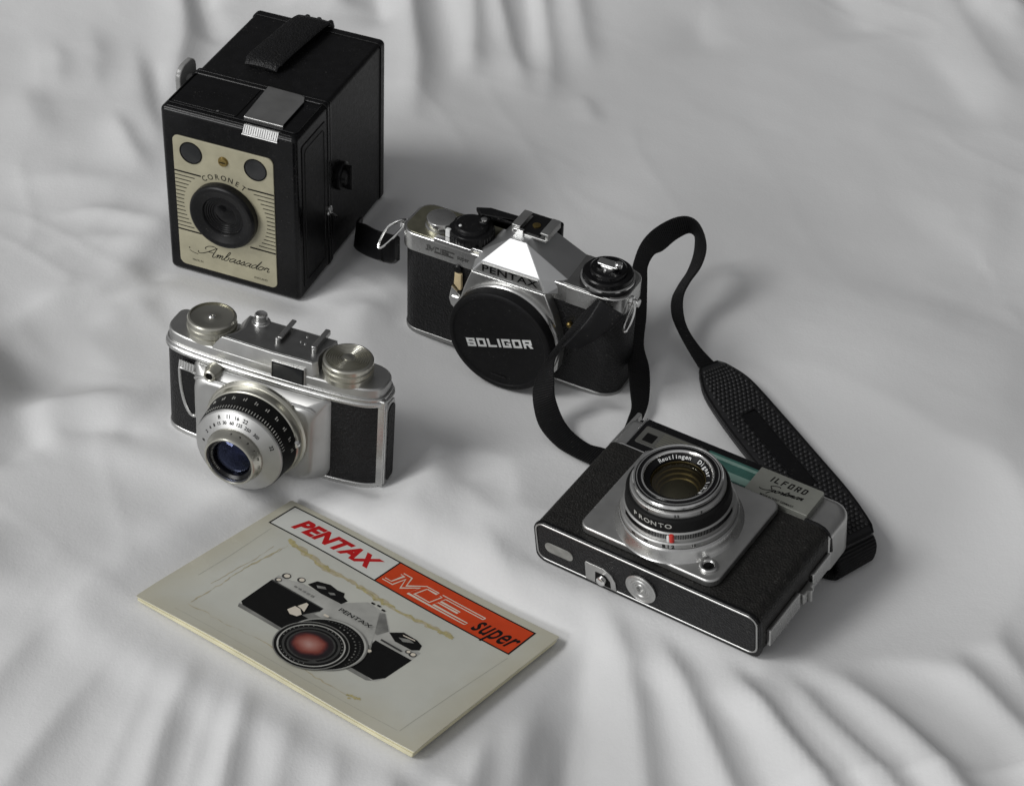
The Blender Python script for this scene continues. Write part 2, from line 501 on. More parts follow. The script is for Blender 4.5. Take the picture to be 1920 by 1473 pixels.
def spline(pts, n=6):
    out = []
    N = len(pts)
    for i in range(N - 1):
        p0, p1, p2, p3 = (np.array(pts[max(0, i - 1)], float), np.array(pts[i], float), np.array(pts[i + 1], float), np.array(pts[min(N - 1, i + 2)], float))
        for k in range(n):
            t = k / n
            out.append(tuple(0.5 * ((2 * p1) + (-p0 + p2) * t + (2 * p0 - 5 * p1 + 4 * p2 - p3) * t * t + (-p0 + 3 * p1 - 3 * p2 + p3) * t ** 3)))
    out.append(tuple(float(x) for x in pts[-1]))
    return out

def face_front(x, y, z, rot=0.0):
    """matrix that stands lettering on a front face (reads along +x, up +z, faces -y)"""
    return Matrix.Translation((x, y, z)) @ Matrix.Rotation(PI / 2, 4, 'X') @ Matrix.Rotation(rot, 4, 'Z')

def thing(name, label, cat, pos, rot, base=Matrix.Identity(3)):
    o = bpy.data.objects.new(name, None)
    o.empty_display_size = 0.02
    COL.objects.link(o)
    R = (Matrix.Rotation(rot[0], 3, 'Z') @ Matrix.Rotation(rot[1], 3, 'X') @ Matrix.Rotation(rot[2], 3, 'Y')) @ base
    o.matrix_world = Matrix.Translation(Vector(pos) * MM) @ R.to_4x4()
    o['label'] = label
    o['category'] = cat
    return o

LIE = Matrix.Rotation(-PI / 2, 3, 'X')

# ------------------------------------------------------------------ where each thing lies (mm, radians)
POSE = {
    'box': ((-197.33, 994.39, -0.06), (-0.3581, 0.0264, 0.0373)),
    'slr': ((-60.02, 938.03, 1.75), (-0.4617, 0.0304, 0.0336)),
    'compact': ((-177.61, 845.85, -0.03), (-0.3578, -0.0319, 0.0416)),
    'viewfinder': ((11.61, 751.72, 26.43), (-0.5991, 0.1189, -0.0329)),
    'booklet': ((-172.96, 709.75, 0.56), (-0.6187, -0.1411, -0.0010)),
}

def rot3(key, lie=False):
    r = POSE[key][1]
    R = Matrix.Rotation(r[0], 3, 'Z') @ Matrix.Rotation(r[1], 3, 'X') @ Matrix.Rotation(r[2], 3, 'Y')
    return np.array(R @ (LIE if lie else Matrix.Identity(3))), np.array(POSE[key][0])

# ------------------------------------------------------------------ the bed sheet
def ground_pt(px, py, z=0.0):
    """a place on the sheet seen in the photograph, in mm"""
    d = np.array([(px - 960) / F_PX, -(py - 736.5) / F_PX, -1.0])
    Rc = np.array(camo.matrix_world.to_3x3())
    d = Rc @ d
    k = (z - CAM_H * 1000) / d[2]
    return np.array([0, 0, CAM_H * 1000]) + k * d

STRAP_LOW = []          # filled from the strap's stations below: (x, y, z) where it lies on the sheet

STRAP_A = [((42.7, 882.8, 62.0), (50.9, 878.8, 60.0)), ((33.4, 879.9, 52.0), (40.8, 875.5, 52.0)), ((22.0, 870.8, 40.0), (29.6, 872.5, 42.0)),
           ((14.9, 868.6, 28.0), (21.9, 867.8, 34.0)), ((11.0, 864.7, 17.0), (21.6, 860.0, 24.0)), ((11.5, 857.0, 10.0), (22.7, 860.4, 14.0)),
           ((15.0, 847.0, 5.0), (26.5, 853.3, 7.0)), ((23.0, 835.3, 3.0), (31.6, 845.8, 4.0)), ((31.4, 827.8, 2.6), (39.7, 837.6, 2.8)),
           ((38.4, 822.9, 2.5), (46.5, 834.9, 2.6)), ((46.8, 818.0, 2.5), (55.2, 831.0, 2.6)), ((56.0, 813.0, 2.2), (64.0, 825.0, 2.2))]
STRAP_B = [
    ((58.0, 833.0, 2.0), (70.0, 838.0, 2.0)),
    ((57.5, 845.3, 3.0), (66.0, 851.2, 2.6)),
    ((60.1, 853.8, 6.0), (68.8, 859.0, 4.0)),
    ((62.4, 862.6, 8.0), (71.6, 868.5, 6.0)),
    ((62.0, 873.7, 9.3), (72.9, 883.1, 8.0)),
    ((61.5, 887.6, 11.0), (72.5, 895.2, 11.0)),
    ((60.9, 905.9, 13.6), (70.1, 908.0, 15.3)),
    ((61.7, 926.2, 17.6), (72.1, 929.5, 19.6)),
    ((63.0, 944.3, 22.2), (73.0, 951.9, 26.2)),
    ((64.3, 959.5, 27.5), (73.6, 963.0, 28.8)),
    ((68.9, 975.9, 33.4), (77.4, 972.6, 30.2)),
    ((76.1, 987.4, 36.4), (82.7, 980.9, 27.5)),
    ((86.3, 995.7, 38.7), (90.2, 991.1, 28.1)),
    ((94.8, 998.8, 39.4), (97.6, 996.2, 29.5)),
    ((101.3, 996.2, 38.4), (101.3, 994.4, 28.5)),
    ((105.3, 987.1, 36.1), (101.1, 987.6, 26.8)),
    ((106.3, 975.4, 33.1), (99.4, 978.5, 24.5)),
    ((103.1, 963.6, 29.5), (95.6, 967.1, 22.2)),
    ((96.9, 953.4, 26.2), (90.2, 955.5, 20.9)),
    ((93.0, 944.2, 23.5), (86.4, 944.0, 20.5)),
    ((92.1, 933.6, 20.9), (85.8, 933.7, 18.2)),
    ((94.3, 923.1, 16.3), (88.0, 925.0, 15.2)),
    ((100.9, 913.2, 10.7), (93.3, 913.2, 10.7)),
    ((110.0, 903.2, 6.0), (100.6, 899.0, 6.0)),
    ((114.5, 897.0, 5.0), (105.0, 891.5, 5.0)),
]
PAD = [((108.9, 904.6, 5.5), (100.6, 900.0, 5.5)), ((112.4, 903.3, 5.5), (99.8, 895.6, 5.5)), ((116.4, 900.4, 5.5), (99.8, 889.8, 5.5)), ((126.6, 888.7, 5.5), (102.1, 872.9, 5.5)),
       ((139.1, 863.4, 5.5), (112.7, 843.3, 5.5)), ((155.1, 826.9, 6.5), (128.7, 804.8, 6.5)), ((168.3, 795.9, 7.5), (141.8, 775.6, 7.5)), ((175.9, 772.5, 8.0), (151.6, 754.8, 8.0)),
       ((176.4, 764.5, 8.0), (157.6, 751.4, 8.0))]
TAB = [((-63.6, 946.4, 56.0), (-63.0, 932.6, 49.0)), ((-67.0, 955.0, 51.0), (-66.0, 938.5, 43.0)), ((-73.0, 969.4, 43.0), (-71.0, 953.0, 34.0)), ((-79.6, 988.0, 33.0), (-79.3, 973.8, 22.5)),
       ((-86.2, 1006.6, 24.0), (-86.2, 992.8, 12.5)), ((-91.2, 1023.2, 14.5), (-92.4, 1010.4, 5.0)), ((-91.0, 1036.0, 10.0), (-91.0, 1024.0, 3.0))]

for st in (STRAP_A, STRAP_B, PAD):
    for a, b in zip(st, st[1:]):
        for k in range(4):
            t = k / 4
            for f in (0.0, 0.5, 1.0):
                p = (np.array(a[0]) * (1 - f) + np.array(a[1]) * f) * (1 - t) + (np.array(b[0]) * (1 - f) + np.array(b[1]) * f) * t
                if p[2] < 14:
                    STRAP_LOW.append((p[0], p[1], p[2] - (3.0 if st is PAD else 1.2)))
for q in ((182.5, 759, -4.6), (171, 750, -5.4), (160, 742, -6.0), (176, 752, -5.0)):
    STRAP_LOW.append(q)
for t in np.linspace(200, 340, 15):       # the lens cap's lowest edge
    R_, t_ = rot3('slr')
    p = R_ @ np.array([66 + 30.5 * math.cos(math.radians(t)), -15, 26 + 30.5 * math.sin(math.radians(t))]) + t_
    STRAP_LOW.append((p[0], p[1], p[2] - 0.8))

# folds seen in the photograph: (points in it, height, half width, one-sidedness) in mm; negative = a valley
FOLDS = [
    # fan running towards the viewer from under the lying camera
    ([(1110, 1060), (1150, 1180), (1190, 1320), (1240, 1720)], 3.0, 11), ([(1195, 1110), (1255, 1240), (1330, 1400), (1470, 1720)], 3.6, 10),
    ([(1300, 1150), (1385, 1280), (1490, 1420), (1700, 1720)], 4.6, 11), ([(1410, 1235), (1500, 1330), (1590, 1440), (1800, 1720)], 1.7, 6),
    ([(1400, 1200), (1510, 1310), (1625, 1440), (1860, 1740)], 3.6, 8),
    ([(1455, 1195), (1575, 1280), (1700, 1400), (1960, 1740)], 6.0, 15), ([(1590, 1110), (1730, 1210), (1860, 1340), (2120, 1660)], 4.4, 14),
    ([(1720, 1080), (1870, 1220), (2100, 1480)], 3.6, 15),
    ([(1085, 1100), (1092, 1220), (1078, 1340), (1030, 1700)], -5.0, 17), ([(1015, 1270), (990, 1390), (920, 1700)], 4.0, 14), ([(925, 1330), (900, 1430), (850, 1700)], 2.4, 9), ([(1050, 1330), (1030, 1440), (990, 1700)], 1.6, 6),
    ([(-80, 610), (-50, 700), (-46, 780), (-80, 860)], 15.0, 24), ([(-60, 960), (-30, 1050), (-40, 1150)], 3.0, 22),
    # folds below the booklet
    ([(385, 1180), (345, 1280), (300, 1400), (210, 1720)], 2.6, 11), ([(480, 1230), (455, 1330), (425, 1450), (370, 1720)], 2.8, 9), ([(560, 1270), (540, 1370), (515, 1470), (470, 1720)], 1.5, 12),
    ([(640, 1330), (630, 1420), (620, 1500), (600, 1720)], 0.9, 8), ([(715, 1380), (735, 1450), (770, 1700)], 2.2, 9), ([(250, 1180), (150, 1300), (40, 1440), (-160, 1700)], 2.2, 13), ([(110, 1140), (30, 1230), (-120, 1400)], 1.8, 14),
    ([(310, 1180), (270, 1290), (210, 1430), (90, 1720)], 0.7, 7), ([(820, 1410), (850, 1500), (900, 1700)], 1.8, 9), ([(430, 1210), (400, 1310), (360, 1440), (290, 1720)], 0.7, 5),
    # left of the compact camera
    ([(-30, 800), (60, 778), (150, 762), (240, 752), (300, 765)], 4.5, 12), ([(-60, 720), (0, 715), (80, 700), (200, 660)], -5.0, 30), ([(60, 810), (160, 800), (260, 806), (320, 830)], -2.2, 8),
    ([(0, 600), (120, 560), (230, 530), (330, 497)], 3.6, 16), ([(170, 560), (260, 530), (345, 505)], -2.5, 9), ([(-20, 880), (40, 830), (110, 805)], -3.0, 18), ([(150, 620), (240, 590), (320, 570)], 2.5, 14),
    # upper left
    ([(-20, 352), (80, 335), (180, 338), (280, 356)], 1.3, 12), ([(60, 412), (170, 398), (260, 412), (340, 444)], 1.7, 7), ([(60, 470), (180, 448), (320, 470)], 1.2, 8),
    ([(340, -20), (350, 60), (335, 130), (315, 190)], 4.5, 14), ([(372, -20), (392, 40), (410, 90)], -3.6, 12), ([(240, 60), (262, 140), (285, 230), (300, 320)], 3.0, 14), ([(285, 100), (292, 180), (305, 260)], -2.2, 9),
    ([(205, 200), (240, 270), (285, 340)], 2.4, 11), ([(80, 60), (110, 120), (95, 190)], 2.0, 16), ([(40, 150), (60, 220), (80, 280)], 2.0, 18), ([(160, 30), (180, 110), (170, 190)], 2.2, 18),
    ([(430, -30), (450, 10)], 3.0, 14), ([(560, -30), (580, 10)], 2.5, 14), ([(620, -40), (640, 30)], 3.0, 16),
    # behind, to the right of the box camera
    ([(700, -40), (712, 20), (722, 60)], -3.0, 12), ([(765, -40), (778, 60), (784, 140), (768, 250)], 5.0, 14), ([(815, -40), (840, 80), (838, 160)], -3.2, 13), ([(880, -40), (888, 60), (880, 170)], 4.2, 14),
    ([(925, -40), (950, 60), (975, 150), (982, 200)], 3.8, 12), ([(980, -40), (992, 60), (990, 150)], -3.0, 11), ([(1010, -40), (1022, 60), (1030, 140), (1016, 220)], 3.0, 12), ([(1075, -40), (1090, 60), (1110, 150)], 3.0, 14),
    ([(1080, 170), (1100, 200), (1115, 240)], 1.6, 10), ([(1320, 0), (1310, 60), (1340, 110)], -2.0, 20), ([(1560, -20), (1600, 30), (1640, 80)], -3.0, 30), ([(1760, -20), (1850, 120), (1910, 220)], 2.4, 22),
    ([(1700, 60), (1780, 150), (1850, 260)], -2.2, 24), ([(1790, -10), (1860, 12), (1960, 34)], 5.5, 14),
    # between the cameras
    ([(640, 560), (700, 590), (740, 640)], 2.2, 14), ([(830, 880), (900, 950), (960, 1000)], 2.0, 16), ([(690, 930), (800, 905), (880, 900)], 2.4, 18),
    # right
    ([(1640, 900), (1720, 1000), (1780, 1080)], 1.8, 30), ([(1700, 420), (1800, 400), (1920, 410)], 1.8, 40), ([(1560, 700), (1700, 640), (1800, 560)], 2.0, 50), ([(1920, 560), (1860, 800), (1900, 1000)], 1.8, 40),
]

def value_noise(x, y, seed, wl):
    rs = np.random.RandomState(seed)
    T = rs.rand(128, 128)
    u, v = x / wl + 50, y / wl + 50
    i, j = np.floor(u).astype(int), np.floor(v).astype(int)
    fu, fv = u - i, v - j
    fu = fu * fu * fu * (fu * (6 * fu - 15) + 10)
    fv = fv * fv * fv * (fv * (6 * fv - 15) + 10)
    i0, j0, i1, j1 = i % 128, j % 128, (i + 1) % 128, (j + 1) % 128
    return (T[i0, j0] * (1 - fu) + T[i1, j0] * fu) * (1 - fv) + (T[i0, j1] * (1 - fu) + T[i1, j1] * fu) * fv - 0.5

def make_sheet():
    step = 3.0
    xs = np.arange(-690, 691, step)
    ys = np.arange(430, 1960, step)
    X, Y = np.meshgrid(xs, ys)
    feet = []
    for key, sz, base, lie in (('box', (82, 117), -0.3, False), ('slr', (131, 30), -0.3, False), ('compact', (119, 24), -0.3, False),
                               ('viewfinder', (124, 86), 28.0, True), ('booklet', (164.6, 109.7), 4.2, False)):
        R, t = rot3(key, lie)
        if lie:
            A, Bv, N = R[:, 0], R[:, 2], R[:, 1]
        else:
            A, Bv, N = R[:, 0], R[:, 1], R[:, 2]
        t0 = t + N * base
        Mi = np.linalg.inv(np.array([[A[0], Bv[0]], [A[1], Bv[1]]]))
        a = Mi[0, 0] * (X - t0[0]) + Mi[0, 1] * (Y - t0[1])
        b = Mi[1, 0] * (X - t0[0]) + Mi[1, 1] * (Y - t0[1])
        ac, bc = np.clip(a, 0, sz[0]), np.clip(b, 0, sz[1])
        d = np.hypot(a - ac, b - bc)
        zin = t0[2] + A[2] * a + Bv[2] * b
        zc = t0[2] + A[2] * ac + Bv[2] * bc
        feet.append((d, zin, zc))
    num = np.zeros_like(X) + 0.0 / 130 ** 2
    den = np.zeros_like(X) + 1.0 / 130 ** 2
    for d, zin, zc in feet:
        w = 1.0 / (d + 12) ** 2
        num += w * zc
        den += w
    H = num / den
    free = np.ones_like(X)
    for d, zin, zc in feet:
        q = np.clip(d / 22.0, 0, 1)
        free = np.minimum(free, q * q * (3 - 2 * q))
    # broad softness of the bedding
    soft = 12 * value_noise(X, Y, 1, 210) + 6 * value_noise(X, Y, 2, 105) + 1.4 * value_noise(X, Y, 3, 46) + 0.35 * value_noise(X + 0.4 * Y, Y, 5, 19)
    H = H + soft * (0.1 + 0.9 * free)
    # bedding rising towards the back
    q = np.clip((Y - 1180) / 520, 0, 1)
    H += 60 * q * q
    # the bed swells towards the near right corner
    q = np.clip((X - 40) / 90, 0, 1) * np.clip((700 - Y) / 90, 0, 1); H += 0.12 * np.clip(X - 40, 0, 260) * q * q * free
    # the bedding puffs up a little round whatever presses into it
    for d, zin, zc in feet:
        H += 2.6 * np.exp(-((d - 24) / 13) ** 2)
    # fine crumpling of the cotton, drawn out along the diagonals
    for sd, wl, am, an in ((7, 26, 0.7, 0.9), (8, 15, 0.3, -0.5), (9, 34, 0.8, 0.35)):
        u_, v_ = X * math.cos(an) + Y * math.sin(an), -X * math.sin(an) + Y * math.cos(an)
        r_ = 1 - np.abs(2 * value_noise(u_, v_ * 0.34, sd, wl))
        gate = np.clip(2.2 * (value_noise(X, Y, sd + 20, 170) + 0.12), 0, 1)
        H += am * (r_ ** 3) * gate * (0.15 + 0.85 * free)
    F = np.zeros_like(X)
    for fold in FOLDS:
        pts, amp, wid = fold
        amp *= 2.05 if pts[0][1] > 1100 else 1.65
        P = []
        for p in pts:                     # where the fold lies on the uneven bedding
            z = 0.0
            for _ in range(7):
                g = ground_pt(p[0], p[1], z)
                i = int(np.clip((g[1] - ys[0]) / step, 0, len(ys) - 1)); j = int(np.clip((g[0] - xs[0]) / step, 0, len(xs) - 1))
                z = 0.5 * z + 0.5 * H[i, j]
            P.append(g[:2])
        P = np.array(spline([tuple(p) for p in P], 6))
        seg = np.linalg.norm(np.diff(P, axis=0), axis=1)
        s0 = np.concatenate([[0], np.cumsum(seg)])
        Lg = s0[-1]
        m = (X > P[:, 0].min() - 4 * wid) & (X < P[:, 0].max() + 4 * wid) & (Y > P[:, 1].min() - 4 * wid) & (Y < P[:, 1].max() + 4 * wid)
        if not m.any():
            continue
        x, y = X[m], Y[m]
        bd = np.full(x.shape, 1e9); bs = np.zeros(x.shape); sg = np.zeros(x.shape)
        for k in range(len(seg)):
            if seg[k] < 1e-6: continue
            e = (P[k + 1] - P[k]) / seg[k]
            tt = np.clip((x - P[k, 0]) * e[0] + (y - P[k, 1]) * e[1], 0, seg[k])
            dd = np.hypot(x - P[k, 0] - tt * e[0], y - P[k, 1] - tt * e[1])
            u = dd < bd
            bd[u] = dd[u]; bs[u] = (s0[k] + tt)[u]
            side = (x - P[k, 0]) * e[1] - (y - P[k, 1]) * e[0]
            sg[u] = side[u]
        # the end that leaves the picture does not fade
        far = pts[-1][1] > 1470 or pts[0][1] < -10
        e0 = np.clip(bs / (0.45 * Lg), 0, 1) if not pts[0][1] < -10 else np.ones_like(bs)
        e1 = np.clip((Lg - bs) / (0.36 * Lg), 0, 1) if not pts[-1][1] > 1470 else np.ones_like(bs)
        tap = np.minimum(e0, e1)
        tap = tap * tap * (3 - 2 * tap)
        wv = wid * (0.75 + 0.5 * np.clip(bs / Lg, 0, 1))
        # steeper on the side turned away from the window
        dirx = P[-1, 0] - P[0, 0]; diry = P[-1, 1] - P[0, 1]
        right = sg * (1 if diry > 0 else -1) if abs(diry) > abs(dirx) * 0.4 else sg * 0 - 1
        wv = np.where(right > 0, wv * 0.72, wv * 1.3)
        F[m] += amp * tap * (0.78 * np.exp(-(bd / wv) ** 2) + 0.22 * np.exp(-(bd / (0.42 * wv)) ** 2))
    H += F * (0.12 + 0.88 * free)
    for d, zin, zc in feet:
        k = np.clip(1 - d / 9.0, 0, 1)
        k = k * k * (3 - 2 * k)
        H = H * (1 - k) + zc * k
    for x, y, z in STRAP_LOW:
        m = (np.abs(X - x) < 90) & (np.abs(Y - y) < 90)
        d = np.hypot(X[m] - x, Y[m] - y)
        lim = z + 0.0022 * np.clip(d - 5.0, 0, None) ** 2
        u = np.clip((H[m] - lim + 2.0) / 4.0, 0, 1)          # a soft minimum, so no crease is left round the strap
        H[m] = np.where(H[m] - lim > 2.0, lim, H[m] - 2.0 * u * u)
    for d, zin, zc in feet:
        ins = d <= 0
        H[ins] = np.minimum(H[ins], zin[ins])
    n0, n1 = X.shape
    co = np.stack([X, Y, H], -1).reshape(-1, 3) * MM
    idx = np.arange(n0 * n1).reshape(n0, n1)
    quads = np.stack([idx[:-1, :-1], idx[:-1, 1:], idx[1:, 1:], idx[1:, :-1]], -1).reshape(-1, 4)
    me = bpy.data.meshes.new('bed_sheet')
    me.vertices.add(len(co)); me.vertices.foreach_set('co', co.ravel())
    me.loops.add(quads.size); me.loops.foreach_set('vertex_index', quads.ravel().astype(np.int32))
    me.polygons.add(len(quads)); me.polygons.foreach_set('loop_start', np.arange(0, quads.size, 4, dtype=np.int32))
    me.polygons.foreach_set('loop_total', np.full(len(quads), 4, dtype=np.int32))
    me.polygons.foreach_set('use_smooth', [True] * len(quads))
    me.materials.append(M['sheet'])
    me.update(); me.validate()
    o = bpy.data.objects.new('bed_sheet', me)
    COL.objects.link(o)
    o['kind'] = 'structure'
    o['label'] = 'rumpled white cotton sheet that all the cameras lie on'
    o['category'] = 'bed sheet'
    return o
make_sheet()

# ------------------------------------------------------------------ handwriting, drawn as pen strokes (x-height = 1)
PEN = {
    'a': ([(0.85, 0.85), (0.5, 1.02), (0.12, 0.65), (0.08, 0.2), (0.35, 0), (0.7, 0.4), (0.92, 0.98), (0.82, 0.35), (0.95, 0.0), (1.2, 0.22)], 1.12),
    'b': ([(0, 0.22), (0.42, 1.5), (0.45, 2.25), (0.25, 2.3), (0.15, 1.2), (0.14, 0.2), (0.4, 0), (0.7, 0.35), (0.62, 0.9), (0.95, 0.8)], 0.95),
    'd': ([(0.85, 0.85), (0.5, 1.02), (0.12, 0.65), (0.08, 0.2), (0.35, 0), (0.7, 0.5), (1.05, 2.3), (0.85, 0.4), (0.98, 0.0), (1.22, 0.22)], 1.12),
    'e': ([(0, 0.25), (0.5, 0.55), (0.55, 0.95), (0.3, 1.0), (0.1, 0.5), (0.3, 0.0), (0.75, 0.25)], 0.7),
    'm': ([(0, 0.6), (0.18, 1), (0.2, 0.05), (0.25, 0.5), (0.5, 1), (0.6, 0.8), (0.58, 0.05), (0.64, 0.5), (0.9, 1), (1.0, 0.8), (0.98, 0.2), (1.12, 0), (1.35, 0.22)], 1.3),
    'n': ([(0, 0.6), (0.18, 1), (0.2, 0.05), (0.25, 0.5), (0.55, 1), (0.66, 0.8), (0.64, 0.2), (0.78, 0), (1.05, 0.25)], 1.0),
    'o': ([(0.6, 0.95), (0.3, 1), (0.05, 0.5), (0.2, 0.05), (0.55, 0.1), (0.75, 0.6), (0.6, 0.95), (0.8, 0.82), (1.02, 0.9)], 0.98),
    'p': ([(0, 0.5), (0.25, 1), (0.2, 0.2), (0.05, -1.1), (0.25, 0.5), (0.5, 1.0), (0.8, 0.7), (0.6, 0.1), (0.3, 0.1), (0.9, 0.3)], 0.95),
    'r': ([(0, 0.25), (0.25, 1.08), (0.35, 0.85), (0.65, 0.92), (0.6, 0.2), (0.78, 0), (1.0, 0.25)], 0.92),
    's': ([(0, 0.22), (0.45, 1.1), (0.52, 0.6), (0.6, 0.2), (0.35, 0), (0.12, 0.15), (0.4, 0.05), (0.78, 0.25)], 0.72),
    't': ([(0, 0.25), (0.45, 1.8), (0.3, 0.4), (0.42, 0), (0.7, 0.25)], 0.62),
}
PEN_CAP = {
    'A': ([[(-1.9, 0.75), (-1.75, 0.35), (-1.3, 0.2), (-0.5, 0.9), (0.5, 2.35), (0.62, 2.45), (0.62, 1.2), (0.68, 0.15), (0.95, 0.0), (1.25, 0.3)],
           [(0.5, 2.35), (0.0, 2.7), (-0.8, 2.5), (-1.15, 1.9), (-0.9, 1.5)], [(-0.3, 1.05), (0.2, 1.1), (0.62, 0.95)]], 1.2),
    'S': ([[(1.75, 2.35), (1.3, 2.75), (0.3, 2.65), (-0.3, 2.2), (0.25, 1.6), (0.85, 1.1), (0.75, 0.45), (-0.1, 0.1), (-1.1, 0.2), (-1.7, 0.55)]], 1.25),
}

def pen_word(mb, word, x0, z0, size, slant, w, h, axis='y', rise=0.0, sx=1.0):
    x = 0.0
    for ch in word:
        if ch in PEN_CAP:
            strokes, adv = PEN_CAP[ch]
        else:
            s_, adv = PEN[ch]
            strokes = [s_]
        for st in strokes:
            pts = [(x0 + ((x + p[0]) * sx + slant * p[1]) * size, z0 + p[1] * size + rise * (x + p[0]) * size) for p in st]
            mb.stroke(pts, w, axis, h, smooth=5)
        if ch == 't':
            mb.stroke([(x0 + ((x + 0.1) * sx + slant * 1.2) * size, z0 + 1.2 * size + rise * x * size), (x0 + ((x + 0.75) * sx + slant * 1.25) * size, z0 + 1.3 * size + rise * x * size)], w, axis, h - 0.004)
        x += adv
    return x * size

def logo_lines(fn, w_line, mb, axis, h, white=True):
    """the interlocked two-letter emblem (an M run on into an E) drawn as double outlines; coordinates 0..10 by 0..2"""
    S = [
        [(0.35, 2.0), (1.35, 2.0), (2.05, 0.75), (3.1, 2.0), (4.55, 2.0), (4.55, 1.72), (3.45, 1.72)],
        [(0.35, 1.70), (0.75, 1.70), (0.75, 0.32), (0.0, 0.32)],
        [(0.0, 0.02), (1.2, 0.02), (1.2, 1.45), (2.02, 0.12), (3.0, 1.4), (3.0, 0.02), (9.6, 0.02)],
        [(3.45, 1.72), (3.45, 0.34), (5.2, 0.34), (5.2, 1.72), (4.95, 1.72)],
        [(4.95, 2.0), (9.9, 2.0)], [(5.65, 1.70), (9.9, 1.70)], [(9.9, 2.0), (9.9, 1.70)],
        [(5.65, 1.70), (5.65, 1.15), (7.9, 1.15), (7.9, 0.86), (5.65, 0.86), (5.65, 0.34), (9.6, 0.34), (9.6, 0.02)],
    ]
    for k, st in enumerate(S):
        mb.stroke([fn(*p) for p in st], w_line, axis, h - (0.003 * k if axis == 'y' else -0.003 * k))

# heavy square capitals, each letter a few bars: (u0, v0, u1, v1) in a cell one wide and one high, or a slanting bar as four corners
def BAR(t, w):
    q = 1 - t
    m0, m1 = 0.5 - t / 2, 0.5 + t / 2
    return {
        'S': [(0, q, 1, 1), (0, m0, 1, m1), (0, 0, 1, t), (0, m1, w, q), (1 - w, t, 1, m0), (1 - w, q - 0.10, 1, q), (0, t, w, t + 0.10)],
        'O': [(0, q, 1, 1), (0, 0, 1, t), (0, t, w, q), (1 - w, t, 1, q)],
        'L': [(0, 0, w, 1), (w, 0, 1, t)],
        'I': [(0, 0, w, 1)],
        'G': [(0, q, 1, 1), (0, 0, 1, t), (0, t, w, q), (1 - w, t, 1, 0.55), (0.5, 0.55 - t * 0.8, 1 - w, 0.55), (1 - w, q - 0.10, 1, q)],
        'R': [(0, 0, w, 1), (w, q, 1, 1), (1 - w, 0.46, 1, q), (w, 0.36, 1, 0.36 + t * 0.9), [(0.50, 0.36), (0.50 + w * 1.2, 0.36), (1.06, 0), (1.02 - w * 1.2, 0)]],
        'F': [(0, 0, w, 1), (w, q, 1, 1), (w, 0.42, 0.85, 0.42 + t * 0.9)],
        'D': [(0, 0, w, 1), (w, q, 0.86, 1), (w, 0, 0.86, t), (1 - w, 0.12, 1, 0.88)],
    }

def block_word(mb, word, fn, lw, gap, t, w, h, dh, axis):
    glyphs = BAR(t, w)
    x = 0.0
    n = 0
    for ch in word:
        for g in glyphs[ch]:
            cs = g if isinstance(g, list) else [(g[0], g[1]), (g[2], g[1]), (g[2], g[3]), (g[0], g[3])]
            if mb is not None:
                mb.flat([fn(x + u * lw, v) for u, v in cs], axis, h + dh * (n % 3))
            n += 1
        x += (w if ch == 'I' else 1.0) * lw + gap
    return x - gap

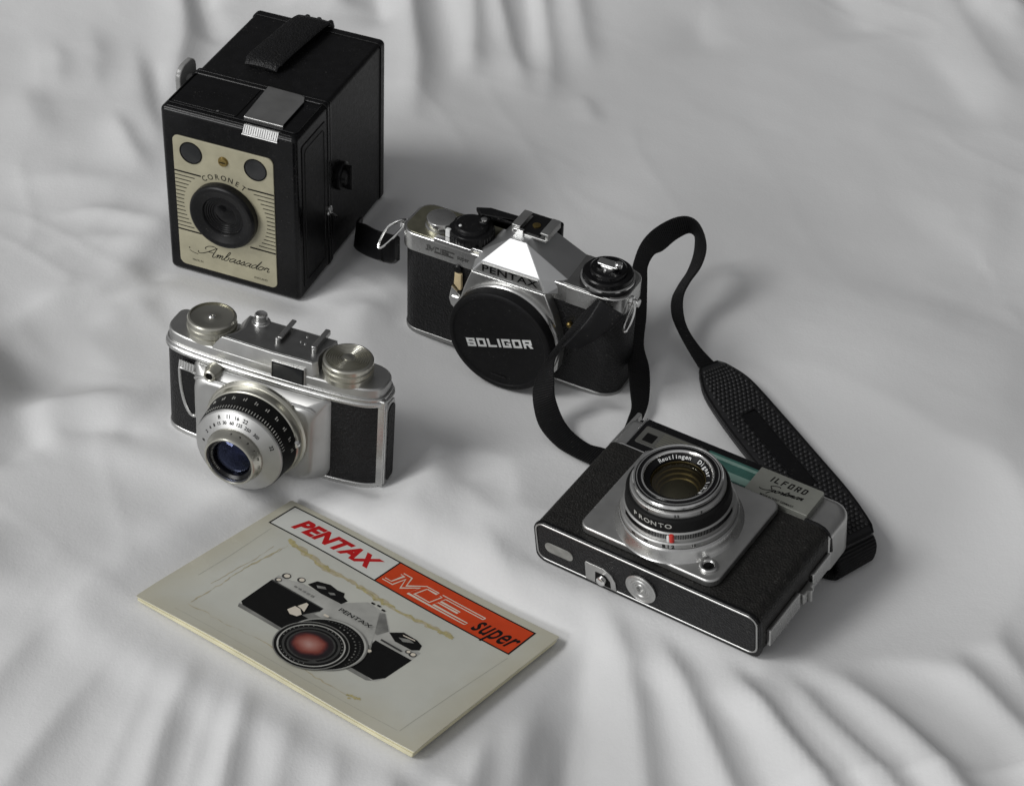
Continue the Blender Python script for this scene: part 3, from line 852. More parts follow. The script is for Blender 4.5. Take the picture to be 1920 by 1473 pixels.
# ------------------------------------------------------------------ box camera
def box_camera():
    t = thing('box_camera', 'tall black box camera with a cream faceplate and round lens, standing at the back left', 'camera', *POSE['box'])
    W, Hh, D = 82.0, 108.0, 117.0
    m = MB()
    m.prism(rrect(0.8, 0.8, W - 0.8, Hh - 0.8, 2.6), 'y', 43.5, D - 6, 0.6)
    m.prism(rrect(0.2, 0.2, W - 0.2, Hh - 0.2, 3.0), 'y', D - 6.2, D, 2.0, bev0=0.3)
    m.make('body', 'cloth_black', t)
    m = MB()
    m.prism(rrect(0.0, 0.0, W, Hh, 3.2), 'y', 0.0, 39.0, 0.3, bev0=2.8, n=4)
    m.prism(rrect(-0.5, -0.3, W + 0.5, Hh + 0.5, 3.2), 'y', 38.0, 40.6, 0.6)
    m.prism(rrect(-0.2, -0.2, W + 0.2, Hh + 0.2, 3.0), 'y', 41.4, 44.0, 0.6)
    m.prism(rrect(0.6, 0.6, W - 0.6, Hh - 0.6, 3.0), 'y', 40.0, 42.0, 0.1)
    fr = m.make('front_casing', 'enamel', t)
    # raised bead round the front and panel lines on top and side
    m = MB()
    m.tube([(x, 2.6, z) for x, z in rrect(0.9, 0.9, W - 0.9, Hh - 0.6, 3.2, 4)], 0.7, 8, True)
    m.make('edge_bead', 'enamel', fr)
    m = MB()
    m.prism(rrect(4, 7, 43, 37, 1.2), 'z', Hh - 0.5, Hh + 0.45, 0.25)
    m.tube([(x, y, Hh + 0.35) for x, y in rrect(2.6, 5.2, W - 2.6, 37.5, 1.6, 3)], 0.42, 6, True)
    m.make('top_panel', 'enamel', t)
    m = MB()
    m.prism(rrect(6, 6, 36, Hh - 8, 2.0), 'x', W - 0.2, W + 0.5, 0.25)
    m.tube([(W + 0.5, y, z) for y, z in rrect(9, 10, 33, Hh - 12, 2.0, 3)], 0.4, 6, True)
    m.make('side_panel', 'cloth_black', t)
    # faceplate
    m = MB()
    m.prism(rrect(7.2, 5.8, 68.2, 92.0, 3.6, 6), 'y', 0.4, -0.7, 0.25)
    fp = m.make('faceplate', 'cream', t)
    y0 = -0.76
    cx, cz = 37.7, 48.2
    for side in (-1, 1):
        m = MB()
        for k in range(16):
            z = 68.9 - k * (68.9 - 29.8) / 15
            thick = 0.95 if k in (0, 15) else 0.55
            dz = z - cz
            reach = max(math.sqrt(max(0, 25.6 ** 2 - dz * dz)), 17.0)
            if side < 0:
                m.stroke([(7.3, z), ({0: 23.6, 15: 22.0}.get(k, cx - reach), z)], thick, 'y', y0)
            else:
                m.stroke([(52.2 if k in (0, 15) else cx + reach, z), (68.1, z)], thick, 'y', y0)
        m.make('printed_lines', 'ink', fp, smooth=False)
    m = MB()
    for k, ch in enumerate('CORONET'):
        a = math.radians(31.0 - 10.3 * k)
        r = 23.2
        m.text(ch, 4.7, face_front(cx - r * math.sin(a), y0, cz + r * math.cos(a), a), bold=0.04, sx=0.92)
    m.make('lettering', 'ink', fp, smooth=False)
    m = MB()
    pen_word(m, 'Ambassador', 25.2, 15.6, 2.75, 0.55, 0.46, y0 - 0.01, sx=1.36)
    m.stroke([(13.6, 16.4), (16, 15.4), (19, 15.0)], 0.35, 'y', y0, smooth=4)
    m.stroke([(13.2, 17.9), (13.9, 18.2)], 0.8, 'y', y0)
    m.make('lettering', 'ink', fp, smooth=False)
    m = MB()
    m.text('MADE IN', 1.9, face_front(18.5, y0, 10.3), sx=0.9)
    m.make('lettering', 'ink', fp, smooth=False)
    m = MB()
    m.text('ENGLAND', 1.9, face_front(58.2, y0, 9.6), sx=0.95)
    m.make('lettering', 'ink', fp, smooth=False)
    for ex in (18.2, 57.4):
        m = MB()
        m.lathe([(6.9, 0.0), (6.9, -0.95), (6.4, -1.05), (6.2, -0.8)], 'y', ex, 82.6, 40, cap1=False)
        w = m.make('finder_window', 'ink', fp)
        m = MB()
        m.lathe([(6.25, -0.75), (4.5, -0.82), (2.5, -0.88), (0.05, -0.9)], 'y', ex, 82.6, 36)
        m.make('glass', 'darkglass', w)
    m = MB()
    m.lathe([(3.0, -0.2), (3.0, -1.2), (2.5, -2.0), (1.4, -2.2), (0.05, -2.2)], 'y', 38.0, 82.6, 28)
    m.slot(1).prism(rrect(36.2, 82.3, 39.8, 82.9, 0.1, 1), 'y', -2.0, -2.26)
    m.make('screw', ['brass', 'ink'], fp)
    # lens mount
    m = MB()
    m.lathe([(19.6, 0.0), (20.2, -0.9), (20.2, -4.6), (19.7, -5.6), (18.8, -6.1), (17.4, -6.1), (16.4, -5.7), (13.4, -4.6), (12.6, -4.4), (12.2, -3.9), (11.9, -3.2), (11.0, -3.3),
             (10.6, -2.7), (9.9, -2.8), (9.5, -2.2), (8.8, -2.3), (8.4, -1.7), (7.6, -1.8), (7.2, -1.2), (0.05, -1.0)], 'y', cx, cz, 72)
    lm = m.make('lens_mount', 'plastic', t, ang=24)
    m = MB()
    m.lathe([(6.3, -1.1), (4.5, -1.6), (2.2, -1.9), (0.05, -2.0)], 'y', cx, cz, 40)
    m.make('lens', 'lensdark', lm)
    # folding metal finder flap on the top
    m = MB()
    m.prism([(47.6, 7.4), (70.4, 7.4), (70.4, 34.0), (68.6, 38.4), (65.0, 39.6), (45.8, 40.2)], 'z', Hh + 1.0, Hh + 1.7, 0.2)
    m.prism([(48.0, 6.6), (71.0, 6.6), (71.0, 8.2), (48.0, 8.2)], 'z', Hh - 0.3, Hh + 1.9, 0.35)
    fl = m.make('finder_flap', 'chrome_soft', t)
    m = MB()
    m.prism([(5.0, 107.8), (1.6, 108.6), (-0.9, 104.6), (-0.5, 103.6), (2.6, 104.0)], 'x', 50.4, 71.2, 0.3)
    for k in range(15):
        x = 51.2 + k * 1.34
        m.tube([(x, 1.3, 108.35), (x, -0.85, 104.9)], 0.32, 5)
    m.tube([(50.2, -0.8, 104.0), (71.4, -0.8, 104.0)], 0.6, 8)
    m.make('flap_catch', 'deck', fl)
    # leather handle
    path = [(57, 108.4), (58.5, 110.2), (62, 111.2), (70, 111.6), (90, 111.8), (106, 111.6), (114, 110.8), (118.2, 108.8), (119.6, 105.0), (119.2, 101)]
    m = MB()
    loops = []
    for i, (y, z) in enumerate(spline(path, 3)):
        hw = 10.0 + (1.0 if 4 < i < 22 else 0)
        sh = (y - 57) * 0.085
        x0 = 32.5 + sh
        loops.append([(x0 + p, y + q[0], z + q[1]) for p, q in ((-hw, (0, 0)), (-hw + 1, (-0.2, 0.8)), (-hw * 0.5, (-0.2, 1.2)), (0, (-0.2, 1.3)), (hw * 0.5, (-0.2, 1.2)), (hw - 1, (-0.2, 0.8)), (hw, (0, 0)), (0, (0.8, -1.0)))])
    m.loft(loops)
    hd = m.make('handle', 'leather', t, ang=50)
    m = MB()
    for k in range(5):
        x = 25.0 + k * 3.6
        m.tube([(x, 57.0, 109.3), (x, 58.2, 110.9), (x + 0.1, 61.0, 111.9)], [0.25, 0.5, 0.25], 10)
    m.make('handle_stitching', 'vinyl', hd, ang=70)
    m = MB()
    for k in range(3):
        x = 31.5 + k * 7.4
        m.tube([(x, 115.5, 110.0), (x + 0.2, 118.4, 108.8), (x + 0.4, 120.0, 105.4)], [1.2, 2.0, 1.6], 14)
    m.make('handle_loop', 'vinyl', hd, ang=70)
    # winding key and levers on the sides
    m = MB()
    m.prism(rrect(33, 92.5, 52, 110.2, (4, 4, 6, 7), 6), 'x', -5.0, -8.4, 0.8)
    m.prism(rrect(39, 96, 46, 103, 3, 4), 'x', 0.5, -5.2, 0.3)
    m.make('winding_key', 'winder', t)
    m = MB()
    m.lathe([(8.4, 82.2), (8.4, 84.6), (7.6, 85.4), (5.4, 85.6), (4.8, 87.6), (3.8, 88.2), (0.05, 88.3)], 'x', 53.0, 54.0, 40)
    m.prism(rrect(52.0, 46.0, 54.0, 62.0, 0.8, 3), 'x', 85.5, 90.2, 0.6)
    m.make('film_winder', 'plastic', t)
    m = MB()
    m.lathe([(3.0, 82.2), (3.0, 83.6), (2.4, 84.2), (0.05, 84.3)], 'x', 37.0, 40.0, 24)
    m.tube([(83.4, 37, 40), (86.0, 35.8, 39.4), (88.6, 34.4, 38.6)], [0.9, 0.8, 1.2], 8)
    m.make('shutter_lever', 'chrome_bright', t)
    m = MB()
    m.lathe([(0.9, Hh), (0.8, Hh + 0.9), (0.05, Hh + 1.0)], 'z', 32.0, 7.0, 12)
    m.make('rivet', 'chrome_bright', t)
    return t
box_camera()

# ------------------------------------------------------------------ single-lens reflex camera
def slr_camera():
    t = thing('reflex_camera', 'silver and black single lens reflex camera with a pyramid finder hump and a strap', 'camera', *POSE['slr'])
    out = rrect(-3.6, 0, 127.6, 29, (11, 11, 9, 9), 6)
    m = MB()
    m.prism(inset(out, 0.5), 'z', 1.1, 54.5, 0.2)
    m.make('body', 'leather', t)
    m = MB()
    m.prism(out, 'z', -1.5, 1.3, 0.6)
    m.make('bottom_plate', 'deck', t)
    top = rrect(-3.9, -0.6, 128.0, 29.6, (9, 9, 8, 8), 6)
    m = MB()
    m.prism(top, 'z', 54.2, 65.2, 0.9, bev0=0.3)
    tp = m.make('top_cover', 'chrome', t)
    # recessed tops of both shoulders
    m = MB()
    m.prism(inset(rrect(-3.9, -0.6, 46, 29.6, (9, 2, 2, 8), 6), 1.5), 'z', 65.0, 65.35, 0.1)
    m.make('shoulder_plate', 'olive', tp)
    m = MB()
    m.prism(inset(rrect(92, -0.6, 128.0, 29.6, (2, 9, 8, 2), 6), 1.3), 'z', 65.0, 65.35, 0.1)
    m.make('shoulder_plate', 'deck', tp)
    m = MB()
    m.prism([(18, -0.9), (40, -0.9), (40.5, 1.0), (46, 1.2), (46, 3.2), (18, 3.2)], 'z', 64.0, 67.4, 0.5)
    m.make('dial_bezel', 'chrome_bright', tp)
    # finder hump
    b0, b1 = -4.2, 30.0
    V = [(43.2, -5.2, 58.4), (86.8, -5.2, 58.6), (82.3, -4.4, 66.3), (48.6, -4.4, 65.9), (60.9, 3.0, 80.0), (70.6, 3.0, 80.2),
         (61.2, 24.0, 80.2), (70.8, 24.0, 80.4), (46.0, 29.0, 66.0), (95.0, 29.0, 64.6), (96.0, 4.0, 64.6), (42.0, 3.0, 64.8), (42.0, 3.0, 57.0), (96.0, 4.0, 57.0), (46.0, 29.0, 57.0), (95.0, 29.0, 57.0)]
    Fh = [(0, 1, 2, 3), (3, 2, 5, 4), (4, 5, 7, 6), (6, 7, 9, 8), (2, 1, 10), (5, 2, 10), (5, 10, 9, 7), (3, 11, 0), (4, 11, 3), (4, 6, 8, 11), (0, 11, 12), (1, 13, 10), (0, 12, 13, 1), (10, 13, 15, 9), (8, 14, 12, 11), (9, 15, 14, 8), (12, 14, 15, 13)]
    m = MB()
    vs = [m.bm.verts.new(v) for v in V]
    for f in Fh:
        m._f([vs[i] for i in f])
    bmesh.ops.recalc_face_normals(m.bm, faces=m.bm.faces[:])
    bmesh.ops.bevel(m.bm, geom=[e for e in m.bm.edges], offset=0.55, segments=2, affect='EDGES', profile=0.5, clamp_overlap=True)
    hump = m.make('finder_hump', 'hump', t, ang=14)
    m = MB()
    m.prism([(45.2, 59.4), (84.9, 59.6), (81.7, 65.3), (48.9, 65.0)], 'y', -4.3, -5.35, 0.12)
    npl = m.make('name_plate', 'chrome_soft', hump)
    m = MB()
    m.text('PENTAX', 5.9, face_front(65.4, -5.52, 62.5, 0.018), bold=0.09, sx=1.42, spacing=1.06)
    m.make('lettering', 'ink', npl, smooth=False)
    # hot shoe
    m = MB()
    m.prism(rrect(58.5, 8.5, 79.5, 25.5, 1.0, 3), 'z', 79.8, 81.2, 0.3)
    for x0, x1, xi in ((58.3, 60.2, 63.2), (79.7, 77.8, 74.8)):
        m.prism(rrect(min(x0, x1), 9.5, max(x0, x1), 24.5, 0.4, 2), 'z', 81.0, 84.2, 0.3)
        m.prism(rrect(min(x0, xi), 9.5, max(x0, xi), 24.5, 0.6, 2), 'z', 83.3, 84.4, 0.3)
    sh = m.make('accessory_shoe', 'chrome_soft', t)
    m = MB()
    m.prism(rrect(63.5, 9.8, 74.5, 25, 0.6, 2), 'z', 81.1, 81.9, 0.1)
    m.make('shoe_insert', 'plastic', sh)
    m = MB()
    m.lathe([(2.2, 81.8), (2.2, 82.4), (1.6, 82.5), (0.05, 82.5)], 'z', 69.0, 17.5, 20)
    m.make('contact', 'brass', sh)
    m = MB()
    m.prism(rrect(60.0, 7.6, 66.0, 9.6, 0.4, 2), 'z', 80.0, 83.4, 0.3)
    m.make('shoe_spring', 'chrome_bright', sh)
    m = MB()
    m.prism(rrect(57, 28.5, 78, 33.5, 2.0, 3), 'z', 64, 77.5, 1.0)
    m.make('eyepiece', 'plastic', t)
    # front housing under the hump and the lens flange
    m = MB()
    hp = [(43.2, 58.2), (86.6, 58.4), (91.5, 47.0), (95.0, 36.0), (97.0, 25.0), (96.0, 12.0), (90.0, 3.0), (41.0, 3.0), (36.0, 12.0), (35.0, 25.0), (36.0, 34.0), (39.0, 46.0)]
    m.prism(hp, 'y', 1.0, -5.8, 0.7)
    hs = m.make('lens_housing', 'chrome_soft', t)
    m = MB()
    m.tube([(44.2, -5.5, 57.9), (85.8, -5.5, 58.1)], 0.5, 8)
    m.make('trim_line', 'chrome_bright', hs)
    m = MB()
    m.lathe([(31.0, -5.0), (31.0, -7.0), (30.4, -8.2), (29.6, -8.8), (28.0, -8.8)], 'y', 66, 26.0, 80, cap1=False)
    m.make('lens_flange', 'chrome', hs)
    # release button, mode dial, advance lever
    m = MB()
    m.lathe([(8.6, 65.2), (8.6, 66.6), (7.6, 67.0), (7.6, 68.2), (8.2, 68.5), (8.2, 70.6), (7.9, 71.2), (7.2, 71.5), (3.2, 71.7), (0.05, 71.7)], 'z', 15.2, 12.6, 48)
    m.make('release_collar', 'chrome', t)
    m = MB()
    m.lathe([(12.2, 65.3), (12.2, 70.4), (11.6, 71.4), (9.4, 71.6), (9.0, 73.0), (8.2, 73.6), (0.05, 73.6)], 'z', 33.2, 12.8, 56)
    for k in range(40):
        a = 2 * PI * k / 40
        m.tube([(33.2 + 12.2 * math.cos(a), 12.8 + 12.2 * math.sin(a), 66.0), (33.2 + 12.2 * math.cos(a), 12.8 + 12.2 * math.sin(a), 70.3)], 0.35, 5)
    dl = m.make('mode_dial', 'plastic', t)
    m = MB()
    m.prism(rrect(22.4, 3.4, 25.2, 5.6, 0.5, 2), 'z', 67.0, 71.9, 0.4)
    m.lathe([(0.9, 73.6), (0.7, 74.0), (0.05, 74.1)], 'z', 29.0, 8.0, 12)
    m.make('dial_mark', 'white', dl)
    m = MB()
    m.prism(arc(46.5, 18.0, 9.6, 190, 20, 14) + [(59.0, 23.5), (50, 28.5), (38, 28.0), (33, 23.5)], 'z', 68.5, 74.6, 1.4)
    m.prism([(34, 21), (60, 27), (60, 30.5), (36, 29.5), (29, 26)], 'z', 71.5, 74.9, 0.9)
    m.prism(rrect(36, 14, 41, 20, 1.5, 3), 'z', 73.2, 75.4, 0.7)
    av = m.make('advance_lever', 'plastic', t)
    m = MB()
    m.lathe([(1.9, 74.8), (1.7, 76.0), (0.05, 76.2)], 'z', 38.6, 16.6, 16)
    m.make('lever_screw', 'chrome_bright', av)
    m = MB()
    m.prism(rrect(44.0, 3.5, 53.0, 9.0, 0.6, 2), 'z', 65.2, 66.4, 0.3)
    m.prism(rrect(47.0, 10.5, 56.0, 12.0, 0.6, 2), 'z', 65.2, 67.4, 0.3)
    m.make('counter_window', 'darkglass', t)
    # rewind dial
    m = MB()
    m.lathe([(14.4, 65.2), (14.6, 66.8), (14.0, 67.3)], 'z', 113.0, 13.4, 64, cap1=False)
    rd = m.make('rewind_dial', 'plastic', t)
    m = MB()
    m.lathe([(13.6, 67.1), (14.35, 67.5), (14.35, 68.3), (13.5, 68.6)], 'z', 113.0, 13.4, 64, cap0=False, cap1=False)
    m.make('dial_ring', 'chrome_bright', rd)
    m = MB()
    m.lathe([(13.5, 68.4), (13.3, 71.3), (12.6, 71.9), (10.2, 72.0), (9.8, 73.6), (9.0, 74.2), (0.05, 74.2)], 'z', 113.0, 13.4, 64)
    m.make('rewind_knob', 'enamel', rd)
    m = MB()
    m.prism(rrect(107.0, 11.0, 119.0, 16.4, 1.2, 3), 'z', 75.3, 76.6, 0.45)
    m.lathe([(2.1, 76.0), (2.1, 78.0), (1.7, 78.4), (0.05, 78.5)], 'z', 118.4, 13.6, 18)
    m.lathe([(4.4, 74.2), (4.2, 75.4), (0.05, 75.5)], 'z', 113.0, 13.6, 30)
    m.make('rewind_crank', 'chrome_bright', rd)
    # self-timer lever and other small front fittings
    m = MB()
    m.prism([(31.6, 50.5), (35.4, 50.0), (35.6, 40.2), (34.4, 39.6), (31.2, 43.0)], 'y', -0.2, -2.4, 0.4)
    lv = m.make('timer_lever', 'beige', t)
    m = MB()
    m.prism([(30.6, 42.2), (35.8, 37.8), (37.2, 33.2), (33.6, 27.4), (30.4, 30.2), (29.2, 34.0)], 'y', -0.2, -4.2, 0.7)
    m.tube([(31.6, -4.2, 36.2), (35.4, -4.4, 36.4)], 0.7, 6)
    m.make('lever_tip', 'chrome', lv)
    m = MB()
    m.lathe([(2.4, 0.0), (2.4, -1.4), (1.8, -2.0), (0.05, -2.1)], 'y', 32.6, 52.2, 20)
    m.make('battery_button', 'plastic', t)
    m = MB()
    m.lathe([(1.6, 0.0), (1.6, -2.0), (0.8, -2.6), (0.05, -2.6)], 'y', 99.4, 41.0, 18)
    m.make('release_pin', 'brass', t)
    # emblem engraved on the left shoulder
    m = MB()
    logo_lines(lambda u, v: (13.0 + u * 1.75, 57.8 + v * 1.7), 0.32, m, 'y', -0.72)
    m.make('emblem', 'pdark', tp, smooth=False)
    m = MB()
    m.text('super', 4.0, face_front(35.6, -0.72, 59.5), bold=0.05, sx=0.8)
    m.make('lettering', 'pdark', tp, smooth=False)
    m = MB()
    m.prism(rrect(96.0, 54.4, 119.5, 65.0, 0.6, 2), 'y', -0.2, -1.3, 0.4)
    m.make('front_cover_step', 'chrome', tp)
    # strap lugs with split rings
    for x, s in ((-3.8, -1), (127.9, 1)):
        m = MB()
        m.lathe([(3.2, x), (3.0, x + s * 1.2), (1.7, x + s * 1.6), (1.5, x + s * 3.4), (2.3, x + s * 3.9), (2.1, x + s * 4.6), (0.05, x + s * 4.7)], 'x', 11.5, 59.0, 24)
        lg = m.make('strap_lug', 'chrome_bright', t)
        m = MB()
        if s < 0:
            m.tube(spline([(-2.6, 11.0, 60.4), (-5.0, 7.0, 56.0), (-9.5, 1.5, 50.2), (-12.2, -0.6, 48.4), (-13.4, 2.0, 50.2), (-12.8, 10.0, 55.2), (-8.0, 14.0, 58.4), (-3.6, 14.0, 60.6), (-2.6, 11.0, 60.4)], 4)[:-1], 0.8, 8, True)
            bmesh.ops.translate(m.bm, verts=m.bm.verts[:], vec=(-3.4, 0, 0))
        else:
            m.tube(spline([(133.6, 10.6, 60.2), (135.0, 6.6, 55.0), (134.6, 1.6, 49.0), (133.2, 0.4, 47.4), (131.6, 3.0, 48.6), (132.6, 9.0, 55.0), (133.2, 12.6, 59.4), (133.6, 10.6, 60.2)], 4)[:-1], 0.75, 8, True)
            bmesh.ops.translate(m.bm, verts=m.bm.verts[:], vec=(-3.3, 0, 0))
        m.make('split_ring', 'chrome_bright', lg)
    return t
slr_camera()

# ------------------------------------------------------------------ cap on the reflex camera's lens mount
def lens_cap():
    t = thing('lens_cap', 'round black plastic cap with bold white lettering over the lens opening', 'lens cap', *POSE['slr'])
    cx, cz = 66.0, 26.0
    m = MB()
    m.lathe([(30.0, -9.0), (30.6, -9.6), (30.6, -14.6), (30.2, -15.6), (29.2, -16.2), (27.6, -16.2), (27.2, -15.7), (26.6, -15.5), (0.05, -15.5)], 'y', cx, cz, 96)
    m.make('cap_shell', 'cap', t)
    R = 19.0
    ca, sa = math.cos(math.radians(R)), math.sin(math.radians(R))
    m = MB()
    total = block_word(None, 'SOLIGOR', None, 1.0, 0.22, 0.24, 0.27, 0, 0, 'y')
    def on_cap(u, v):
        a_, b_ = (u - total / 2) * 40.4 / total, (v - 0.5) * 5.3
        return (66.0 + a_ * ca - b_ * sa, 25.4 + a_ * sa + b_ * ca)
    block_word(m, 'SOLIGOR', on_cap, 1.0, 0.22, 0.24, 0.27, -15.58, -0.004, 'y')
    m.make('lettering', 'white', t, smooth=False)
    m = MB()
    m.prism(rrect(62, 3.0, 71, 3.9, 0.3, 2), 'y', -15.3, -16.0, 0.2)
    m.make('grip_notch', 'plastic', t)
    return t
lens_cap()

# ------------------------------------------------------------------ compact camera standing in the middle left
def compact_camera():
    t = thing('compact_camera', 'small chrome and black leather compact camera with two round knurled knobs, standing upright', 'camera', *POSE['compact'])
    plan = spline([(-3.6, 15), (-3.2, 10), (-1.4, 5.6), (2.0, 2.4), (7.0, 0.6), (14, -0.6), (30, -1.6), (60, -2.4), (90, -1.8), (104, -0.6), (111, 0.9), (115.8, 3.6), (117.8, 6.8), (118.4, 10)], 3) + [(118.4 - 13 * (1 - math.cos(a)), 14 + 11 * math.sin(a)) for a in (0, 0.26, 0.52, 0.79, 1.05, 1.31, 1.57)] + [(60, 25.6)] + arc(1.4, 20, 5, 90, 180, 6)
    m = MB()
    m.prism(inset(plan, 0.5), 'z', 1.5, 50.5, 0.2)
    m.make('body', 'leather', t)
    m = MB()
    m.prism(plan, 'z', -0.6, 2.4, 0.7)
    m.make('bottom_plate', 'chrome', t)
    m = MB()
    m.prism(inset(plan, -1.0), 'z', 50.2, 53.2, 1.2)
    m.prism(inset(plan, -0.1), 'z', 52.8, 55.0, 0.6)
    m.make('body_rim', 'chrome', t)
    m = MB()
    m.prism(inset(plan, 1.0), 'z', 54.6, 60.6, 1.1, bev0=0.1)
    tc = m.make('top_cover', 'chrome_soft', t)
    # raised middle of the top cover
    m = MB()
    deck = [(27.8, 0.0), (60, -1.0), (81.5, -0.3), (83.5, 2.2), (82.0, 6.5), (82.2, 12.5), (84.2, 18.0), (84.5, 22.5), (31.8, 22.6), (32.4, 18.0), (33.6, 12), (32.0, 6.5), (29.4, 3.0)]
    lo = [(27.0, -0.4), (60, -1.4), (82.6, -0.7), (84.6, 2.0), (83.0, 6.5), (83.2, 12.5), (85.2, 18.4), (85.5, 23.5), (30.8, 23.6), (31.4, 18.0), (32.6, 12), (31.0, 6.5), (28.4, 2.6)]
    deck = [(min(x, 200) + (4.6 if (x < 35) else 0), y) for x, y in deck]
    lofts = [[(x, y, 60.0) for x, y in lo], [(x * 0.12 + lx * 0.88, y * 0.12 + ly * 0.88, 62) for (x, y), (lx, ly) in zip(deck, lo)],
             [(x * 0.85 + lx * 0.15, y * 0.9 + ly * 0.1, 67.4) for (x, y), (lx, ly) in zip(deck, lo)], [(x, y + 0.3, 68.1) for x, y in deck]]
    m.loft(lofts)
    dk = m.make('raised_deck', 'chrome_soft', tc, ang=40)
    m = MB()
    m.prism(inset([(x, y + 0.3) for x, y in deck], 0.9), 'z', 68.0, 68.25, 0.05)
    m.make('deck_plate', 'deck', dk)
    # finder window in the deck's front
    m = MB()
    m.prism(rrect(60.2, 54.4, 78.7, 64.5, 0.7, 3), 'y', 0.2, -2.1, 0.3)
    vf = m.make('finder_window', 'chrome', t)
    m = MB()
    m.prism(rrect(60.7, 54.8, 78.2, 64.1, 0.5, 2), 'y', -1.5, -2.2, 0.05)
    m.make('window_mask', 'pblack', vf)
    m = MB()
    m.prism(rrect(61.6, 55.4, 77.4, 63.2, 0.4, 2), 'y', -2.0, -2.28, 0.03)
    m.make('glass', 'darkglass', vf)
    # knobs
    def knob(cx, cy, zt, rr, rings):
        m = MB()
        m.lathe([(rr - 0.8, 59.8), (rr, 60.6), (rr, 63.0), (rr - 0.7, 63.4), (rr - 0.7, 64.0), (rr, 64.4), (rr, 66.4), (rr - 0.6, 66.8), (rr - 0.6, 67.3), (rr, 67.7), (rr, zt - 1.0), (rr - 0.5, zt - 0.2), (rr - 1.4, zt)]
                + rings + [(0.05, zt - 0.2)], 'z', cx, cy, 80)
        for k in range(96):
            a = 2 * PI * k / 96
            m.tube([(cx + (rr + 0.02) * math.cos(a), cy + (rr + 0.02) * math.sin(a), 64.5), (cx + (rr + 0.02) * math.cos(a), cy + (rr + 0.02) * math.sin(a), 66.3)], 0.2, 4)
        return m.make('film_knob', 'nickel', t, ang=26)
    kL = knob(20.9, 11.4, 70.6, 12.4, [(11.6, 69.9), (9.0, 69.6), (6.0, 69.3), (3.0, 69.3)])
    m = MB()
    m.lathe([(1.8, 69.0), (1.8, 70.0), (1.3, 70.5), (0.7, 70.5), (0.6, 69.8), (0.05, 69.8)], 'z', 20.9, 11.4, 24)
    m.make('knob_screw', 'chrome_bright', kL)
    rings = []
    for k in range(7):
        r = 11.0 - k * 1.15
        rings += [(r + 0.3, 70.3), (r - 0.1, 69.5), (r - 0.45, 69.5), (r - 0.7, 70.3)]
    kR = knob(96.6, 9.6, 70.4, 12.6, rings)
    m = MB()
    m.lathe([(2.6, 69.7), (2.4, 70.5), (0.05, 70.8)], 'z', 96.6, 9.6, 28)
    m.make('knob_screw', 'nickel', kR)
    m = MB()
    m.lathe([(5.0, 68.0), (4.6, 68.8), (3.5, 69.0), (3.3, 69.2), (3.3, 72.6), (2.8, 73.2), (1.6, 72.9), (0.05, 72.8)], 'z', 43.6, 20.4, 32)
    m.make('shutter_button', 'chrome', t)
    # accessory shoe: two folded rails
    for x in (58.8, 78.6):
        m = MB()
        s = 1 if x < 70 else -1
        m.prism(rrect(x - 0.7, 8.6, x + 0.7, 26.4, 0.6, 3), 'z', 68.0, 70.4, 0.3)
        m.prism(rrect(min(x - 0.7 * s, x + 2.0 * s), 9.0, max(x - 0.7 * s, x + 2.0 * s), 26.0, 0.6, 3), 'z', 69.9, 71.0, 0.35)
        m.lathe([(1.5, 68.1), (1.5, 70.4), (0.9, 70.8), (0.05, 70.8)], 'z', x, 8.8, 16)
        m.make('shoe_rail', 'chrome', t)
    m = MB()
    for x, y in ((69.0, 14), (71.6, 13.2), (70.0, 19.0)):
        m.lathe([(0.75, 68.2), (0.7, 68.6), (0.05, 68.7)], 'z', x, y, 12)
    m.make('deck_rivet', 'chrome_bright', t)
    # sloping apron and the square housing round the lens
    m = MB()
    def hrr(x0, z0, x1, z1, r, y):
        return [(u, y, v) for u, v in rrect(x0, z0, x1, z1, r, 6)]
    m.loft([hrr(17.0, -0.4, 94.0, 50.2, (3, 8, 2, 2), 2.0), hrr(17.8, -0.2, 92.5, 50.2, (3, 8, 2, 2), -2.0), hrr(19.6, 0.2, 90.5, 49.6, (3, 8, 3, 3), -4.2), hrr(20.6, 0.6, 88.4, 47.6, (4, 8, 5, 5), -6.6), hrr(21.4, 1.2, 86.8, 46.2, (5, 8, 6, 6), -8.4),
            hrr(22.6, 2.2, 85.4, 44.8, (6, 8, 7, 7), -9.3), hrr(24.0, 3.4, 84.0, 43.6, (6, 8, 7, 7), -9.6)])
    hs = m.make('lens_housing', 'chrome_soft', t, ang=60)
    m = MB()
    m.tube([(21.0, -7.6, 44.4), (22.6, -8.2, 46.0), (26, -8.5, 46.8), (40, -8.7, 46.9), (56, -8.8, 47.0), (78, -8.6, 46.9), (84.4, -8.2, 46.4), (87.0, -7.4, 44.6)], 0.75, 8)
    m.make('housing_ridge', 'chrome', hs)
    m = MB()
    m.lathe([(4.4, -3.0), (4.4, -6.0), (3.6, -7.2), (3.2, -9.6), (2.4, -10.0), (2.0, -9.8), (1.8, -8.6), (0.05, -8.6)], 'y', 30.0, 49.4, 32)
    sk = m.make('flash_socket', 'nickel', t)
    m = MB()
    m.lathe([(1.75, -8.9), (0.05, -8.95)], 'y', 30.0, 49.4, 20)
    m.make('socket_hole', 'ink', sk)
    # lens in its shutter
    cx, cz = 56.6, 26.6
    m = MB()
    m.lathe([(27.4, -9.2), (27.4, -11.0), (26.7, -12.0), (26.1, -12.2), (26.1, -15.0), (25.7, -16.2), (24.8, -16.8)], 'y', cx, cz, 96, cap1=False)
    m.make('shutter_ring', 'nickel', t)
    m = MB()
    m.lathe([(25.2, -16.2), (24.9, -17.2), (23.9, -28.0), (23.4, -28.8)], 'y', cx, cz, 96, cap1=False)
